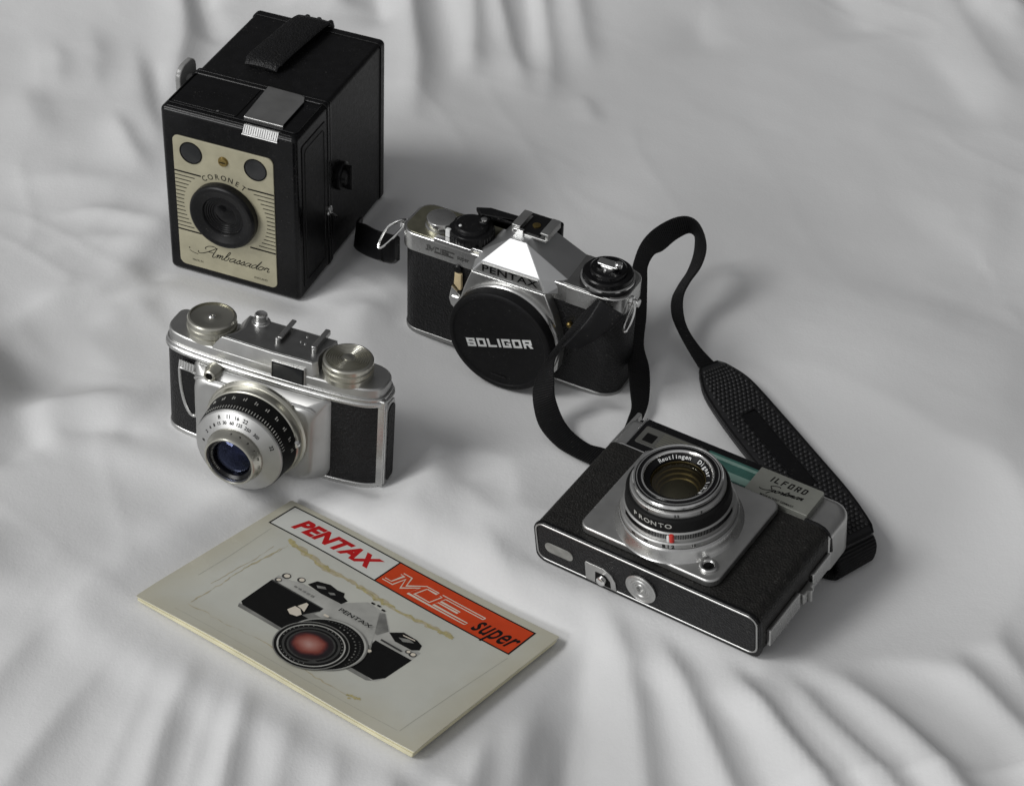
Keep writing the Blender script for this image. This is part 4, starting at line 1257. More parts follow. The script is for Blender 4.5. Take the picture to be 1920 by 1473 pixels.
    band_r = lambda y: 24.98 - (-17.2 - y) * 1.0 / 10.8
    br = m.make('speed_scale', 'pblack', t)
    m = MB()
    for k in range(11):
        a = math.radians(150 - k * 14.5)
        s, c = math.sin(a), math.cos(a)
        for q in range(2):
            aa = a + math.radians(2.6 * (q - 0.5))
            y0_, y1_ = -19.6 - 0.7 * ((q + k) % 2), -21.6
            m.tube([(cx + band_r(y0_) * math.cos(aa), y0_, cz + band_r(y0_) * math.sin(aa)), (cx + band_r(y1_) * math.cos(aa), y1_, cz + band_r(y1_) * math.sin(aa))], 0.27, 4)
    for k in range(34):
        a = math.radians(140 - k * 3.8)
        y0_, y1_ = -26.4, -28.2
        m.tube([(cx + band_r(y0_) * math.cos(a), y0_, cz + band_r(y0_) * math.sin(a)), (cx + band_r(y1_) * math.cos(a), y1_, cz + band_r(y1_) * math.sin(a))], 0.2, 4)
    m.make('scale_marks', 'plight', br)
    m = MB()
    m.lathe([(23.5, -28.2), (23.5, -29.6), (23.0, -30.4), (22.2, -30.7), (15.8, -33.6), (14.4, -33.8)], 'y', cx, cz, 96, cap0=False, cap1=False)
    sf = m.make('shutter_face', 'chrome_soft', t, ang=28)
    # numbers on the conical face, printed tick by tick
    def cone_text(body, ang, r, size, mb):
        yy = -30.7 - (22.2 - r) * 2.9 / 6.4 - 0.12
        a = math.radians(ang)
        mt = Matrix.Translation((cx + r * math.cos(a), yy, cz + r * math.sin(a))) @ Matrix.Rotation(PI / 2, 4, 'X') @ Matrix.Rotation(a - PI / 2, 4, 'Z') @ Matrix.Rotation(math.radians(-24), 4, 'X')
        mb.text(body, size, mt, bold=0.05)
    m = MB()
    for body, ang in (('8', 118), ('11', 103), ('16', 90), ('22', 77), ('32', 25)):
        cone_text(body, ang, 20.6, 2.7, m)
    for body, ang in (('B', 172), ('2', 152), ('4', 141), ('8', 131), ('15', 121), ('30', 110), ('60', 97), ('125', 84), ('250', 69), ('300', 52)):
        cone_text(body, ang, 17.9, 2.3, m)
    m.make('numerals', 'ink', sf, smooth=False)
    m = MB()
    m.lathe([(15.1, -32.6), (15.2, -34.6), (14.9, -35.2), (14.2, -37.6), (13.8, -39.6), (13.2, -40.4), (12.5, -40.5), (12.1, -39.9), (11.9, -38.6)], 'y', cx, cz, 96, cap0=False, cap1=False)
    fb = m.make('focus_ring', 'nickel', t, ang=40)
    m = MB()
    for k, body in enumerate(('3', '4', '5', '7', '10', '15', '30')):
        a = math.radians(92 - k * 19)
        r = 14.72
        mt = Matrix.Translation((cx + r * math.cos(a), -36.4, cz + r * math.sin(a))) @ Matrix.Rotation(a - PI / 2, 4, 'Y').inverted() @ Matrix.Rotation(math.radians(-6), 4, 'X')
        m.text(body, 2.0, mt, bold=0.05)
    m.make('numerals', 'ink', fb, smooth=False)
    m = MB()
    m.lathe([(12.1, -39.4), (11.8, -38.2), (10.2, -37.4), (9.8, -36.4), (9.4, -35.0), (8.4, -32.0), (7.6, -31.0), (7.0, -28.5), (6.2, -27.0), (0.05, -26.5)], 'y', cx, cz, 72, cap0=False)
    lb = m.make('lens_barrel', 'enamel', t, ang=24)
    m = MB()
    m.lathe([(9.9, -36.4), (8.4, -37.2), (6.0, -38.2), (3.0, -38.7), (0.05, -38.8)], 'y', cx, cz, 56, cap0=False)
    m.make('lens', 'glassblue', lb)
    m = MB()
    m.lathe([(7.3, -29.6), (5.0, -30.5), (2.0, -31.2), (0.05, -31.3)], 'y', cx, cz, 48, cap0=False)
    m.make('inner_lens', 'bluedark', lb)
    m = MB()
    for k in range(22):
        a = math.radians(118 + k * 5.4)
        r = 11.1
        m.tube([(cx + r * math.cos(a), -37.95, cz + r * math.sin(a)), (cx + (r - 0.7) * math.cos(a), -37.6, cz + (r - 0.7) * math.sin(a))], 0.13 + 0.05 * (k % 3), 4)
    m.make('rim_lettering', 'pmid', lb)
    m = MB()
    a = math.radians(12)
    m.tube([(cx + 23 * math.cos(a), -18.4, cz + 23 * math.sin(a)), (cx + 27.4 * math.cos(a), -18.8, cz + 27.4 * math.sin(a))], [0.9, 1.4], 10)
    m.lathe([(1.7, -18.4), (2.0, -19.6), (1.4, -21.0), (0.05, -21.2)], 'y', cx + 27.0 * math.cos(a), cz + 27.0 * math.sin(a), 18)
    m.make('cocking_lever', 'chrome_bright', t)
    # film-door latch at the left and the hinge plate at the right end
    m = MB()
    def on_front(x, z, d=0.0):
        y = np.interp(x, [-3.2, -1.4, 2.0, 7.0, 14, 30], [10, 5.6, 2.4, 0.6, -0.6, -1.6])
        return (x, y - d, z)
    outl = [(8.4, 42.4), (8.7, 34), (9.6, 27), (11.2, 21), (13.2, 17), (15.4, 15.0), (18.0, 16.2), (18.2, 24), (18.2, 34), (18.2, 42.2)]
    m.tube([on_front(x, z, 0.9) for x, z in spline(outl + [outl[0]], 3)[:-1]], 0.85, 8, True)
    lt = m.make('door_latch', 'chrome', t)
    m = MB()
    m.loft([[on_front(x, z, 0.1) for x, z in outl], [on_front(x, z, 0.8) for x, z in outl]])
    m.make('latch_inlay', 'enamel', lt)
    m = MB()
    for k in range(6):
        x0 = 9.4 + k * 1.6
        p = on_front(x0, 0)
        m.tube([(x0, p[1] - 0.4, 43.0), (x0 + 0.1, p[1] - 2.3, 44.6), (x0 + 0.3, p[1] - 1.6, 48.2)], 0.8, 6)
    m.make('latch_grip', 'chrome_bright', lt)
    m = MB()
    m.prism(rrect(5.5, 0.4, 16.8, 50.6, (1.5, 1.5, 4, 4), 4), 'x', 115.5, 119.6, 0.6)
    m.prism(rrect(4.2, 0.4, 6.4, 49.8, 0.8, 3), 'x', 114.5, 119.2, 0.5)
    ep = m.make('end_plate', 'chrome', t)
    m = MB()
    m.prism(rrect(7.8, 2.0, 15.9, 48.2, (2, 2, 3.8, 3.8), 5), 'x', 119.3, 120.0, 0.2)
    m.make('end_inlay', 'leather', ep)
    m = MB()
    m.prism(rrect(4.0, 48.8, 7.4, 54.0, 0.8, 3), 'x', 114.0, 119.2, 0.6)
    m.make('strap_lug', 'chrome', ep)
    return t
compact_camera()

# ------------------------------------------------------------------ viewfinder camera lying on its back
def viewfinder_camera():
    t = thing('viewfinder_camera', 'black and silver camera lying on its back, lens pointing up', 'camera', *POSE['viewfinder'], base=LIE)
    plan = rrect(0, 0, 124, 27, (6.5, 6.5, 5, 5), 6)
    m = MB()
    m.prism(inset(plan, 0.5), 'z', 0.6, 64.0, 0.3)
    m.make('body', 'leather_worn', t)
    # bottom plate: black panel with a bright frame
    m = MB()
    m.prism(plan, 'z', -0.9, 1.3, 0.5)
    bp = m.make('bottom_plate', 'enamel', t)
    m = MB()
    m.tube([(x, y, -1.25) for x, y in rrect(1.8, 0.9, 122.2, 24.0, 4.6, 5)], 0.48, 8, True)
    m.make('bright_frame', 'chrome_soft', bp)
    m = MB()
    m.prism(rrect(2.6, 1.7, 121.4, 23.6, 4.0, 5), 'z', -0.6, -1.45, 0.1)
    m.make('bottom_inlay', 'leather', bp)
    m = MB()
    m.prism(rrect(6.6, 11.2, 22.6, 17.4, 3.0, 6), 'z', -1.3, -1.9, 0.2)
    m.make('maker_badge', 'pmid', bp)
    m = MB()
    m.prism([(30.2, 12.0), (40.0, 12.0), (44.4, 14.2), (46.4, 18.0), (46.8, 23.6), (29.6, 23.6), (29.6, 13.0)], 'z', -1.3, -2.1, 0.2)
    rl = m.make('release_plate', 'chrome_soft', bp)
    m = MB()
    m.prism([(35.5, 16.0), (41.0, 16.0), (43.6, 19.0), (43.8, 23.0), (35.0, 23.0)], 'z', -2.0, -2.35, 0.1)
    m.make('slot_recess', 'ink', rl)
    m = MB()
    m.lathe([(2.6, -2.4), (2.4, -4.2), (1.6, -4.6), (0.05, -4.6)], 'z', 39.4, 19.2, 24)
    m.make('release_pin', 'chrome_bright', rl)
    m = MB()
    m.lathe([(8.2, -1.8), (8.2, -2.6), (7.4, -3.0), (6.8, -2.7), (5.6, -2.6), (5.2, -3.0), (4.4, -3.0), (4.0, -2.5), (3.0, -2.5), (2.7, -2.9), (2.0, -2.9), (1.8, -1.0), (0.05, -1.0)], 'z', 61.0, 13.6, 56)
    m.make('tripod_socket', 'chrome_soft', bp, ang=20)
    # raised front plate
    m = MB()
    m.prism(rrect(22.8, 4.0, 97.2, 65.0, (5, 6, 5, 5), 6), 'y', 0.5, -3.8, 1.0, n=4)
    m.make('front_plate', 'chrome_soft', t)
    m = MB()
    m.lathe([(4.4, -3.4), (4.4, -4.8), (3.9, -5.2), (3.1, -5.2), (2.8, -4.5), (2.4, -4.1), (0.05, -4.1)], 'y', 89.2, 12.2, 40)
    so = m.make('flash_socket', 'chrome', t)
    m = MB()
    m.lathe([(2.7, -4.2), (1.1, -4.25), (1.0, -4.9), (0.05, -4.95)], 'y', 89.2, 12.2, 24)
    m.make('socket_pin', 'ink', so)
    # lens
    cx, cz = 61.0, 32.4
    m = MB()
    m.lathe([(30.56, -3.6), (29.80, -4.6), (28.84, -7.6), (28.46, -9.4), (27.89, -10.2), (27.50, -10.4)], 'y', cx, cz, 112, cap1=False)
    m.make('lens_base', 'chrome', t, ang=50)
    m = MB()
    m.lathe([(27.31, -10.2), (27.31, -13.0), (26.74, -13.6), (25.79, -13.8), (25.79, -18.2), (25.21, -18.8), (24.07, -19.0)], 'y', cx, cz, 112, cap0=False, cap1=False)
    ar = m.make('aperture_ring', 'chrome_soft', t)
    m = MB()
    for k in range(84):
        a = math.radians(232 + k * 1.7)
        m.tube([(cx + 25.83 * math.cos(a), -15.4, cz + 25.83 * math.sin(a)), (cx + 25.83 * math.cos(a), -18.0, cz + 25.83 * math.sin(a))], 0.26, 4)
    m.make('scale_marks', 'ink', ar)
    def rim_text(body, ang, r, y, size, mb, bold=0.05, sx=1.0):
        a = math.radians(ang)
        # stands on the side of the lens, tops towards its front
        e1 = Vector((-math.sin(a), 0, math.cos(a)))          # reading direction
        e2 = Vector((0, -1, 0))                              # up = towards the front
        e3 = e1.cross(e2)
        if e3.dot(Vector((math.cos(a), 0, math.sin(a)))) < 0:
            e1 = -e1
            e3 = e1.cross(e2)
        mt = Matrix(((e1.x, e2.x, e3.x, cx + r * math.cos(a)), (e1.y, e2.y, e3.y, y), (e1.z, e2.z, e3.z, cz + r * math.sin(a)), (0, 0, 0, 1)))
        mb.text(body, size, mt, bold=bold, sx=sx)
    m = MB()
    for ang, body in ((252, '60'), (268, '30'), (316, '15')):
        rim_text(body, ang, 27.42, -11.8, 2.2, m)
    for ang, body in ((287, 'B'), (291.5, '1'), (296, '2')):
        rim_text(body, ang, 27.42, -11.8, 2.8, m, 0.1)
    m.make('numerals', 'ink', ar, smooth=False)
    m = MB()
    a = math.radians(294.5)
    m.lathe([(1.3, -14.0), (1.3, -17.6), (0.9, -18.4), (0.05, -18.5)], 'y', cx + 25.7 * math.cos(a), cz + 25.7 * math.sin(a), 16)
    mk = m.make('index_mark', 'red', t)
    m = MB()
    a2 = math.radians(291.4)
    m.lathe([(0.9, -14.0), (0.9, -17.2), (0.5, -17.8), (0.05, -17.8)], 'y', cx + 25.8 * math.cos(a2), cz + 25.8 * math.sin(a2), 12)
    m.make('index_point', 'white', mk)
    m = MB()
    m.lathe([(25.02, -18.7), (24.73, -19.4), (24.35, -24.4), (23.68, -25.2), (21.96, -25.4)], 'y', cx, cz, 112, cap0=False, cap1=False)
    sr = m.make('shutter_ring', 'pblack', t)
    m = MB()
    for ch, ang in zip('PRONTO', (249, 257.5, 266, 274.5, 283, 291)):
        rim_text(ch, ang, 24.66, -22.0, 3.7, m, 0.06, 1.15)
    m.make('lettering', 'plight', sr, smooth=False)
    m = MB()
    m.lathe([(22.54, -25.0), (22.35, -25.6), (22.25, -27.6), (21.58, -28.0), (20.05, -28.1)], 'y', cx, cz, 112, cap0=False, cap1=False)
    fr = m.make('focus_ring', 'chrome_soft', t)
    m = MB()
    for ang, body in ((262, '15'), (300, '3.5'), (330, '5')):
        rim_text(body, ang, 22.45, -26.6, 2.0, m)
    m.make('numerals', 'ink', fr, smooth=False)
    m = MB()
    m.lathe([(20.25, -27.9), (20.44, -28.6), (20.91, -29.0), (20.91, -29.6)], 'y', cx, cz, 112, cap0=False, cap1=False)
    m.make('rim_grip', 'pblack', t)
    m = MB()
    m.lathe([(20.91, -29.4), (21.01, -30.6), (20.63, -31.2), (20.05, -31.2), (19.77, -30.9)], 'y', cx, cz, 112, cap0=False, cap1=False)
    m.lathe([(19.29, -30.9), (19.20, -31.2), (18.72, -31.2), (18.62, -30.9)], 'y', cx, cz, 112, cap0=False, cap1=False)
    m.lathe([(17.00, -30.8), (16.90, -31.3), (16.30, -31.4), (15.80, -31.0), (15.60, -30.4)], 'y', cx, cz, 112, cap0=False, cap1=False)
    m.make('front_rim', 'chrome_bright', t)
    m = MB()
    m.lathe([(20.0, -30.7), (16.6, -30.7)], 'y', cx, cz, 96, cap0=False, cap1=False)
    m.lathe([(16.0, -30.6), (15.5, -29.9), (15.1, -29.7), (12.9, -28.6), (12.7, -28.0), (12.6, -27.0)], 'y', cx, cz, 96, cap0=False, cap1=False)
    nr = m.make('name_ring', 'enamel', t, ang=22)
    m = MB()
    def ring_text(word, a_mid, step, size):
        for k, ch in enumerate(word):
            a = math.radians(a_mid + step * ((len(word) - 1) / 2 - k))
            r = 14.0
            m.text(ch, size, face_front(cx + r * math.cos(a), -29.3, cz + r * math.sin(a), a - PI / 2) @ Matrix.Rotation(math.radians(26), 4, 'X'), bold=0.05)
    ring_text('Reutlingen', 128, 6.6, 2.9)
    ring_text('Dignar', 56, 8.0, 2.9)
    ring_text('1:2,8', 2, 7.6, 2.7)
    m.make('lettering', 'white', nr, smooth=False)
    m = MB()
    m.lathe([(12.7, -27.4), (10.0, -28.3), (7.0, -28.9), (3.5, -29.3), (0.05, -29.4)], 'y', cx, cz, 64, cap0=False)
    m.make('lens', 'glass', nr)
    m = MB()
    m.lathe([(12.7, -27.6), (12.0, -26.8), (11.6, -24.6), (10.9, -24.2), (10.6, -22.4), (9.8, -22.0), (9.5, -20.0), (8.9, -19.6)], 'y', cx, cz, 72, cap0=False, cap1=False)
    m.make('lens_barrel', 'amber', nr, ang=22)
    m = MB()
    m.lathe([(9.2, -19.4), (6.0, -20.4), (3.0, -20.9), (0.05, -21.0)], 'y', cx, cz, 56, cap0=False)
    m.make('inner_lens', 'olivedark', nr)
    # top cover with its window strip
    m = MB()
    m.prism(rrect(0.4, 60.4, 124.2, 86.2, (4.4, 4.4, 9.0, 4.4), 8), 'y', 26.5, 2.4, 4.2, bev0=0.5, n=6)
    tc = m.make('top_cover', 'chrome_soft', t)
    m = MB()
    m.prism(rrect(9.4, 65.6, 78.4, 87.0, 0.8, 3), 'y', 6.0, 1.7, 0.3)
    m.prism(rrect(4.0, 4.6, 112.0, 24.0, 1.5, 3), 'z', 85.6, 87.6, 0.5)
    ws = m.make('window_frame', 'enamel', t)
    m = MB()
    m.prism(rrect(11.6, 70.0, 46.0, 82.4, 0.8, 3), 'y', 2.2, 1.55, 0.08)
    m.make('light_panel', 'panel', ws)
    m = MB()
    m.prism(rrect(14.4, 72.4, 20.4, 78.2, 0.3, 2), 'y', 1.7, 1.44, 0.05)
    m.make('finder_eye', 'ink', ws)
    m = MB()
    for k in range(7):
        m.stroke([(22.5, 72.2 + k * 1.45), (45.0, 72.2 + k * 1.45)], 0.4, 'y', 1.50)
    m.make('panel_lines', 'panel_line', ws, smooth=False)
    m = MB()
    m.prism(rrect(47.0, 69.6, 76.6, 83.0, 0.8, 3), 'y', 2.2, 1.55, 0.08)
    te = m.make('finder_pane', 'teal', ws)
    m = MB()
    m.prism(rrect(48.0, 70.2, 76.0, 74.6, 0.3, 2), 'y', 1.7, 1.44, 0.05)
    m.prism(rrect(48.0, 79.8, 76.0, 81.6, 0.3, 2), 'y', 1.7, 1.42, 0.05)
    m.make('pane_reflector', 'teal_pale', te)
    m = MB()
    m.tube([(9.0, 1.6, 66.0), (9.0, 1.6, 86.6)], 0.5, 6)
    m.tube([(1.6, 4.0, 65.2), (8.0, 1.7, 65.2), (22, 1.7, 65.2)], 0.55, 6)
    m.make('edge_trim', 'chrome_bright', tc)
    m = MB()
    m.prism(rrect(75.8, 65.6, 110.2, 83.6, (0.4, 0.4, 1.6, 0.4), 4), 'y', 2.6, -1.0, 0.25)
    pl = m.make('name_plate', 'khaki', t)
    m = MB()
    tot = block_word(None, 'ILFORD', None, 0.72, 0.38, 0.20, 0.30, 0, 0, 'y')
    block_word(m, 'ILFORD', lambda u, v: (83.9 + u * 18.8 / tot + v * 0.6, 76.9 + v * 3.7), 0.72, 0.38, 0.20, 0.30, -1.07, -0.004, 'y')
    m.make('lettering', 'ink', pl, smooth=False)
    m = MB()
    pen_word(m, 'Sportsman', 84.6, 70.5, 1.75, 0.6, 0.46, -1.07, sx=1.2, rise=0.16)
    m.make('lettering', 'ink', pl, smooth=False)
    m = MB()
    m.text('MADE IN WEST GERMANY', 1.65, face_front(93.0, -1.07, 67.3), bold=0.04, sx=0.92)
    m.make('lettering', 'ink', pl, smooth=False)
    m = MB()
    m.tube([(110, 0.5, 64.3), (116.6, 0.5, 64.3), (120.0, 1.4, 64.3), (122.4, 3.6, 64.3), (123.5, 6.6, 64.3), (124.0, 14, 64.3)], 1.0, 8)
    m.make('cover_trim', 'enamel', tc)
    # clasps along the right end
    m = MB()
    m.prism(rrect(12.5, 5.0, 23.0, 33.0, 1.0, 3), 'x', 123.4, 125.6, 0.5)
    m.prism(rrect(12.5, 45.0, 22.0, 62.0, 1.0, 3), 'x', 123.4, 125.4, 0.5)
    m.make('end_clasp', 'chrome', t)
    m = MB()
    m.prism(rrect(15.5, 34.0, 22.0, 44.0, 1.0, 3), 'x', 123.4, 126.6, 0.6)
    m.tube([(127, 15, 39), (127, 22.5, 39)], 1.3, 8)
    m.make('clasp_hinge', 'chrome_soft', t)
    m = MB()
    m.prism(rrect(1.0, 63.0, 3.4, 90.2, 0.6, 2), 'y', 3.4, 12.0, 0.4)
    m.make('strap_lug', 'chrome_soft', t)
    return t
viewfinder_camera()

# ------------------------------------------------------------------ instruction booklet
def booklet():
    t = thing('instruction_booklet', 'stained cream instruction booklet with a camera picture and a red title band', 'booklet', *POSE['booklet'])
    Wd, Dp, zt = 164.6, 109.7, 8.94
    m = MB()
    for z0, z1, e, f in ((5.0, 6.2, 0.9, 1.1), (6.22, 7.4, 0.2, 0.4), (7.42, 8.56, 0.6, 0.15)):
        m.prism(rrect(0.3 + f, e, Wd - 0.5 - f, Dp - 0.4, 0.8, 2), 'z', z0, z1, 0.1, n=1)
    m.make('page_block', 'pages', t)
    m = MB()
    m.prism(rrect(0, 0, Wd, Dp, 0.8, 2), 'z', zt - 0.36, zt, 0.1, n=1)
    cv = m.make('cover', 'paper', t)
    h = zt + 0.05
    # title band
    T = lambda u, v: (5.45 + u * (154.35 - 5.45), 86.6 + v * 19.4 - (2.0 - 2.0 * 0) * u * 1.0 + u * v * 0)
    x0, x1, xm = 5.4, 154.4, 73.5
    lo = lambda x: 87.1 - 4.4 * (x - x0) / (x1 - x0)
    hi = lambda x: 106.1 - 2.1 * (x - x0) / (x1 - x0)
    m = MB()
    m.flat([(xm, lo(xm)), (x1, lo(x1)), (x1, hi(x1)), (xm, hi(xm))], 'z', h)
    bd = m.make('title_band', 'porange', cv, smooth=False)
    m = MB()
    m.flat([(x0, lo(x0)), (xm, lo(xm)), (xm, hi(xm)), (x0, hi(x0))], 'z', h)
    m.make('title_panel', 'ppanel', cv, smooth=False)
    m = MB()
    w = 0.85
    for a, b in (((x0, lo(x0)), (x1, lo(x1))), ((x0, hi(x0)), (x1, hi(x1)))):
        m.stroke([(a[0] - w / 2, a[1]), (b[0] + w / 2, b[1])], w, 'z', h + 0.03)
    for x in (x0, xm, x1):
        m.stroke([(x, lo(x)), (x, hi(x))], w, 'z', h + 0.035)
    m.make('title_outline', 'pblack', cv, smooth=False)
    rot = math.atan2(-3.4, 149)
    m = MB()
    m.text('PENTAX', 13.2, Matrix.Translation((39.8, 95.1, h + 0.02)) @ Matrix.Rotation(rot, 4, 'Z'), bold=0.72, sx=0.93, shear=0.28, spacing=1.06)
    m.make('title_lettering', 'pred', cv, smooth=False)
    m = MB()
    sl = 0.28
    def lg(u, v):
        x = 75.4 + u * 5.25 + v * 5.2 * sl
        y = lo(x) + 3.6 + v * 5.4
        return (x, y)
    logo_lines(lg, 0.62, m, 'z', h + 0.03)
    m.make('title_emblem', 'pwhite', cv, smooth=False)
    m = MB()
    m.text('super', 18.0, Matrix.Translation((140.6, 91.9, h + 0.03)) @ Matrix.Rotation(rot, 4, 'Z'), bold=0.30, sx=0.54, shear=0.30, spacing=1.04)
    m.make('title_word', 'pblack', cv, smooth=False)
    # the printed picture of a camera
    names = ['pblack', 'plight', 'pmid', 'pdark', 'pmaroon', 'prose', 'ppink', 'pwhite', 'plens']
    m = MB()
    H = [h]
    def lay(slot, poly):
        m.slot(slot).flat(poly, 'z', H[0])
        H[0] += 0.012
    lay(1, [(39.2, 27.6), (40.6, 25.4), (118, 24.2), (122, 26.5), (123.8, 31), (124.3, 56.2), (104, 59), (93.8, 68.6), (82.2, 69.6), (72.9, 59.4), (50.3, 59.4), (45.4, 57.4), (38.2, 56.6)])
    lay(2, [(39.4, 27.4), (40.6, 25.2), (118, 24.0), (120.4, 25.6), (116, 26.6), (62.6, 27.2), (41, 28.2)])
    lay(0, [(39.0, 29.4), (41.4, 27.6), (66.3, 26.8), (70.6, 40), (70.6, 50.7), (38.2, 51.2)])
    lay(0, [(103.0, 49.6), (124.4, 49.3), (123.6, 31.0), (120.4, 26.4), (106.3, 26.6), (104.6, 38)])
    lay(3, [(38.2, 51.9), (70.6, 51.3), (70.6, 50.6), (38.2, 51.0)])
    lay(2, [(91.4, 67.2), (93.6, 68.4), (103.4, 58.8), (101.2, 53.0), (99.4, 53.4)])
    lay(2, [(66.4, 40.6), (107.4, 40.0), (103.0, 47.4), (98.6, 52.4), (75, 52.8), (70.4, 48.0)])
    lay(1, [(70.0, 45.2), (103.8, 44.8), (99.4, 53.4), (91.4, 66.6), (82.2, 68.8), (73.8, 57.2)])
    for poly in ([(53.0, 60.4), (54.6, 65.4), (61, 67.6), (66, 66.6), (70, 67.2), (71.6, 64.6), (75.0, 63.4), (74.2, 59.6), (62.0, 59.2)], [(104.0, 58.4), (109.0, 63.0), (117, 62.6), (121.2, 60.8), (122.4, 57.4), (119.8, 55.0), (110.0, 55.0)]):
        lay(0, poly)
    lay(2, [(56.5, 62.6), (60.2, 64.6), (62.0, 63.4), (58.2, 61.4)])
    lay(2, [(64.0, 62.2), (66.4, 63.8), (68.0, 63.0), (66.0, 61.4)])
    lay(2, [(109.5, 58.4), (114, 60.6), (117.5, 59.8), (113.0, 57.2)])
    lay(7, [(109.6, 61.4), (116.4, 61.9), (117.0, 61.3), (110.4, 60.8)])
    for x, z, r in ((41.4, 58.4, 2.2), (48.6, 60.8, 2.0), (40.6, 53.4, 1.7), (122.2, 52.6, 1.8), (119.4, 52.8, 1.4), (105.8, 41.0, 1.7)):
        lay(3, circ(x, z, r, 20)); lay(7, circ(x + 0.2, z + 0.2, r * 0.66, 20))
    for x, z in ((84.8, 70.2), (88.0, 70.6), (91.6, 69.4)):
        lay(0, rrect(x - 1.0, z - 0.6, x + 1.0, z + 0.6, 0.3, 2))
    lay(3, [(104.6, 52.0), (117.2, 51.6), (117.0, 50.4), (104.8, 50.8)])
    for k in range(5):
        lay(2, rrect(49.5 + k * 2.6, 54.2 - 0.1 * k, 51.0 + k * 2.6, 55.3, 0.2, 2))
    lay(7, [(59.0, 38.8), (60.0, 43.2), (63.2, 43.2), (66.4, 40.4), (65.6, 37.8), (62.0, 37.0)])
    lay(7, [(60.8, 44.0), (62.2, 48.8), (63.8, 48.4), (66.0, 42.6), (63.4, 43.6)])
    # lens barrel and front of the lens
    lay(2, circ(88.4, 31.4, 19.8, 56, 18.9))
    lay(1, circ(88.2, 31.2, 19.3, 56, 18.4))
    lay(0, circ(88.0, 30.6, 18.9, 56, 17.9))
    for k in range(26):
        a0 = math.radians(-14 + k * 5.2)
        if 12 < k < 15: continue
        lay(3, [(87.4 + 17.6 * math.cos(a0), 29.6 + 16.8 * math.sin(a0)), (87.4 + 18.3 * math.cos(a0), 29.8 + 17.4 * math.sin(a0)), (87.4 + 18.3 * math.cos(a0 + 0.045), 29.8 + 17.4 * math.sin(a0 + 0.045)), (87.4 + 17.6 * math.cos(a0 + 0.045), 29.6 + 16.8 * math.sin(a0 + 0.045))])
    for k in range(12):
        a0 = math.radians(4 + k * 8)
        c_, s_ = math.cos(a0), math.sin(a0)
        lay(2, circ(86.6 + 18.2 * c_ * 0.96, 28.4 + 17.0 * s_ * 0.96, 0.42, 8))
    for slot, r in ((2, 17.9), (0, 17.3), (1, 15.9), (0, 15.2), (3, 13.6), (0, 12.4), (3, 11.3), (8, 10.4)):
        lay(slot, circ(84.8, 25.6, r, 64, r * 0.96))
    for k in range(30):
        a0 = math.radians(20 + k * 9.5)
        if k in (9, 10, 19, 20, 21): continue
        r = 14.4
        lay(2, circ(84.8 + r * math.cos(a0), 25.6 + r * 0.96 * math.sin(a0), 0.34, 6))
    lay(7, rrect(74.4, 46.0, 77.4, 47.4, 0.6, 4))
    pic = m.make('camera_picture', names, cv, smooth=False)
    m = MB()
    m.text('PENTAX', 3.7, Matrix.Translation((86.6, 54.6, H[0] + 0.02)) @ Matrix.Rotation(-0.012, 4, 'Z'), bold=0.05, sx=1.34, spacing=1.04)
    m.make('picture_lettering', 'pblack', cv, smooth=False)
    # water stains: irregular tide marks along the old damp edge
    rnd = random.Random(11)
    hz = [h + 0.004]
    def blot(mb, x, y, r, el=1.0):
        n = 13
        pts = []
        a_ = rnd.random() * 6
        for k in range(n):
            a = 2 * PI * k / n
            rr = r * (0.55 + 0.75 * rnd.random())
            u, v = rr * math.cos(a) * el, rr * math.sin(a)
            pts.append((x + u, y + v))
        pts = [p for p in pts if 0.6 < p[0] < Wd - 0.6 and 0.6 < p[1] < Dp - 0.6 and p[1] < lo(p[0]) - 0.6]
        if len(pts) > 3:
            mb.flat(pts, 'z', hz[0]); hz[0] += 0.0006
    def trail(mb, pts, n, r, jit, skip=0.0):
        pts = spline(pts, 12)
        for k in range(n):
            if rnd.random() < skip: continue
            i = rnd.randrange(len(pts))
            blot(mb, pts[i][0] + rnd.gauss(0, jit), pts[i][1] + rnd.gauss(0, jit), r * (0.35 + 0.9 * rnd.random()), 1.5)
    band = [(24.5, 81.7), (38, 78.6), (51.8, 76.1), (69.2, 76.4), (86, 74.8), (102.6, 74.3), (118.5, 75.8), (127.9, 75.4)]
    def tide(mb, pts, w0, w1, jit, step):
        # the wavering edge an old damp patch leaves
        pts = spline(pts, 16)
        out, last = [], None
        for p in pts:
            if last is None or math.dist(p, last) > step:
                out.append((p[0] + rnd.gauss(0, jit), p[1] + rnd.gauss(0, jit))); last = p
        out = spline(out, 3)
        ws, w = [], (w0 + w1) / 2
        for _ in out:
            w = min(w1, max(w0, w + rnd.gauss(0, 0.25 * (w1 - w0))))
            ws.append(w)
        mb.stroke(out, ws, 'z', hz[0])
        hz[0] += 0.004
    left = [(25.4, 78), (24.6, 66), (22.6, 50), (23.2, 34), (22.6, 18), (22.3, 11.5)]
    foot = [(22.3, 11.5), (42.7, 11.4), (65.8, 13.6), (87.6, 11.6), (107.8, 10.3), (124, 11.2)]
    for pts, w0, w1, jit, st in ((band, 0.9, 3.4, 0.6, 2.6), (left, 0.15, 0.9, 0.25, 2.0), ([(20.6, 73), (21.2, 60), (20.2, 46), (19.6, 30)], 0.1, 0.5, 0.2, 2.0), (foot, 0.1, 0.7, 0.3, 2.4)):
        m = MB()
        tide(m, pts, w0, w1, jit, st)
        m.make('tide_mark', 'stain_thin', cv, smooth=False)
    for pts, w0, w1, jit, st in ((band, 0.15, 1.5, 0.65, 1.7), ([(24.6, 74), (23.2, 58), (22.8, 40)], 0.05, 0.4, 0.3, 1.6)):
        m = MB()
        tide(m, pts, w0, w1, jit, st)
        m.make('water_stain', 'stain', cv, smooth=False)
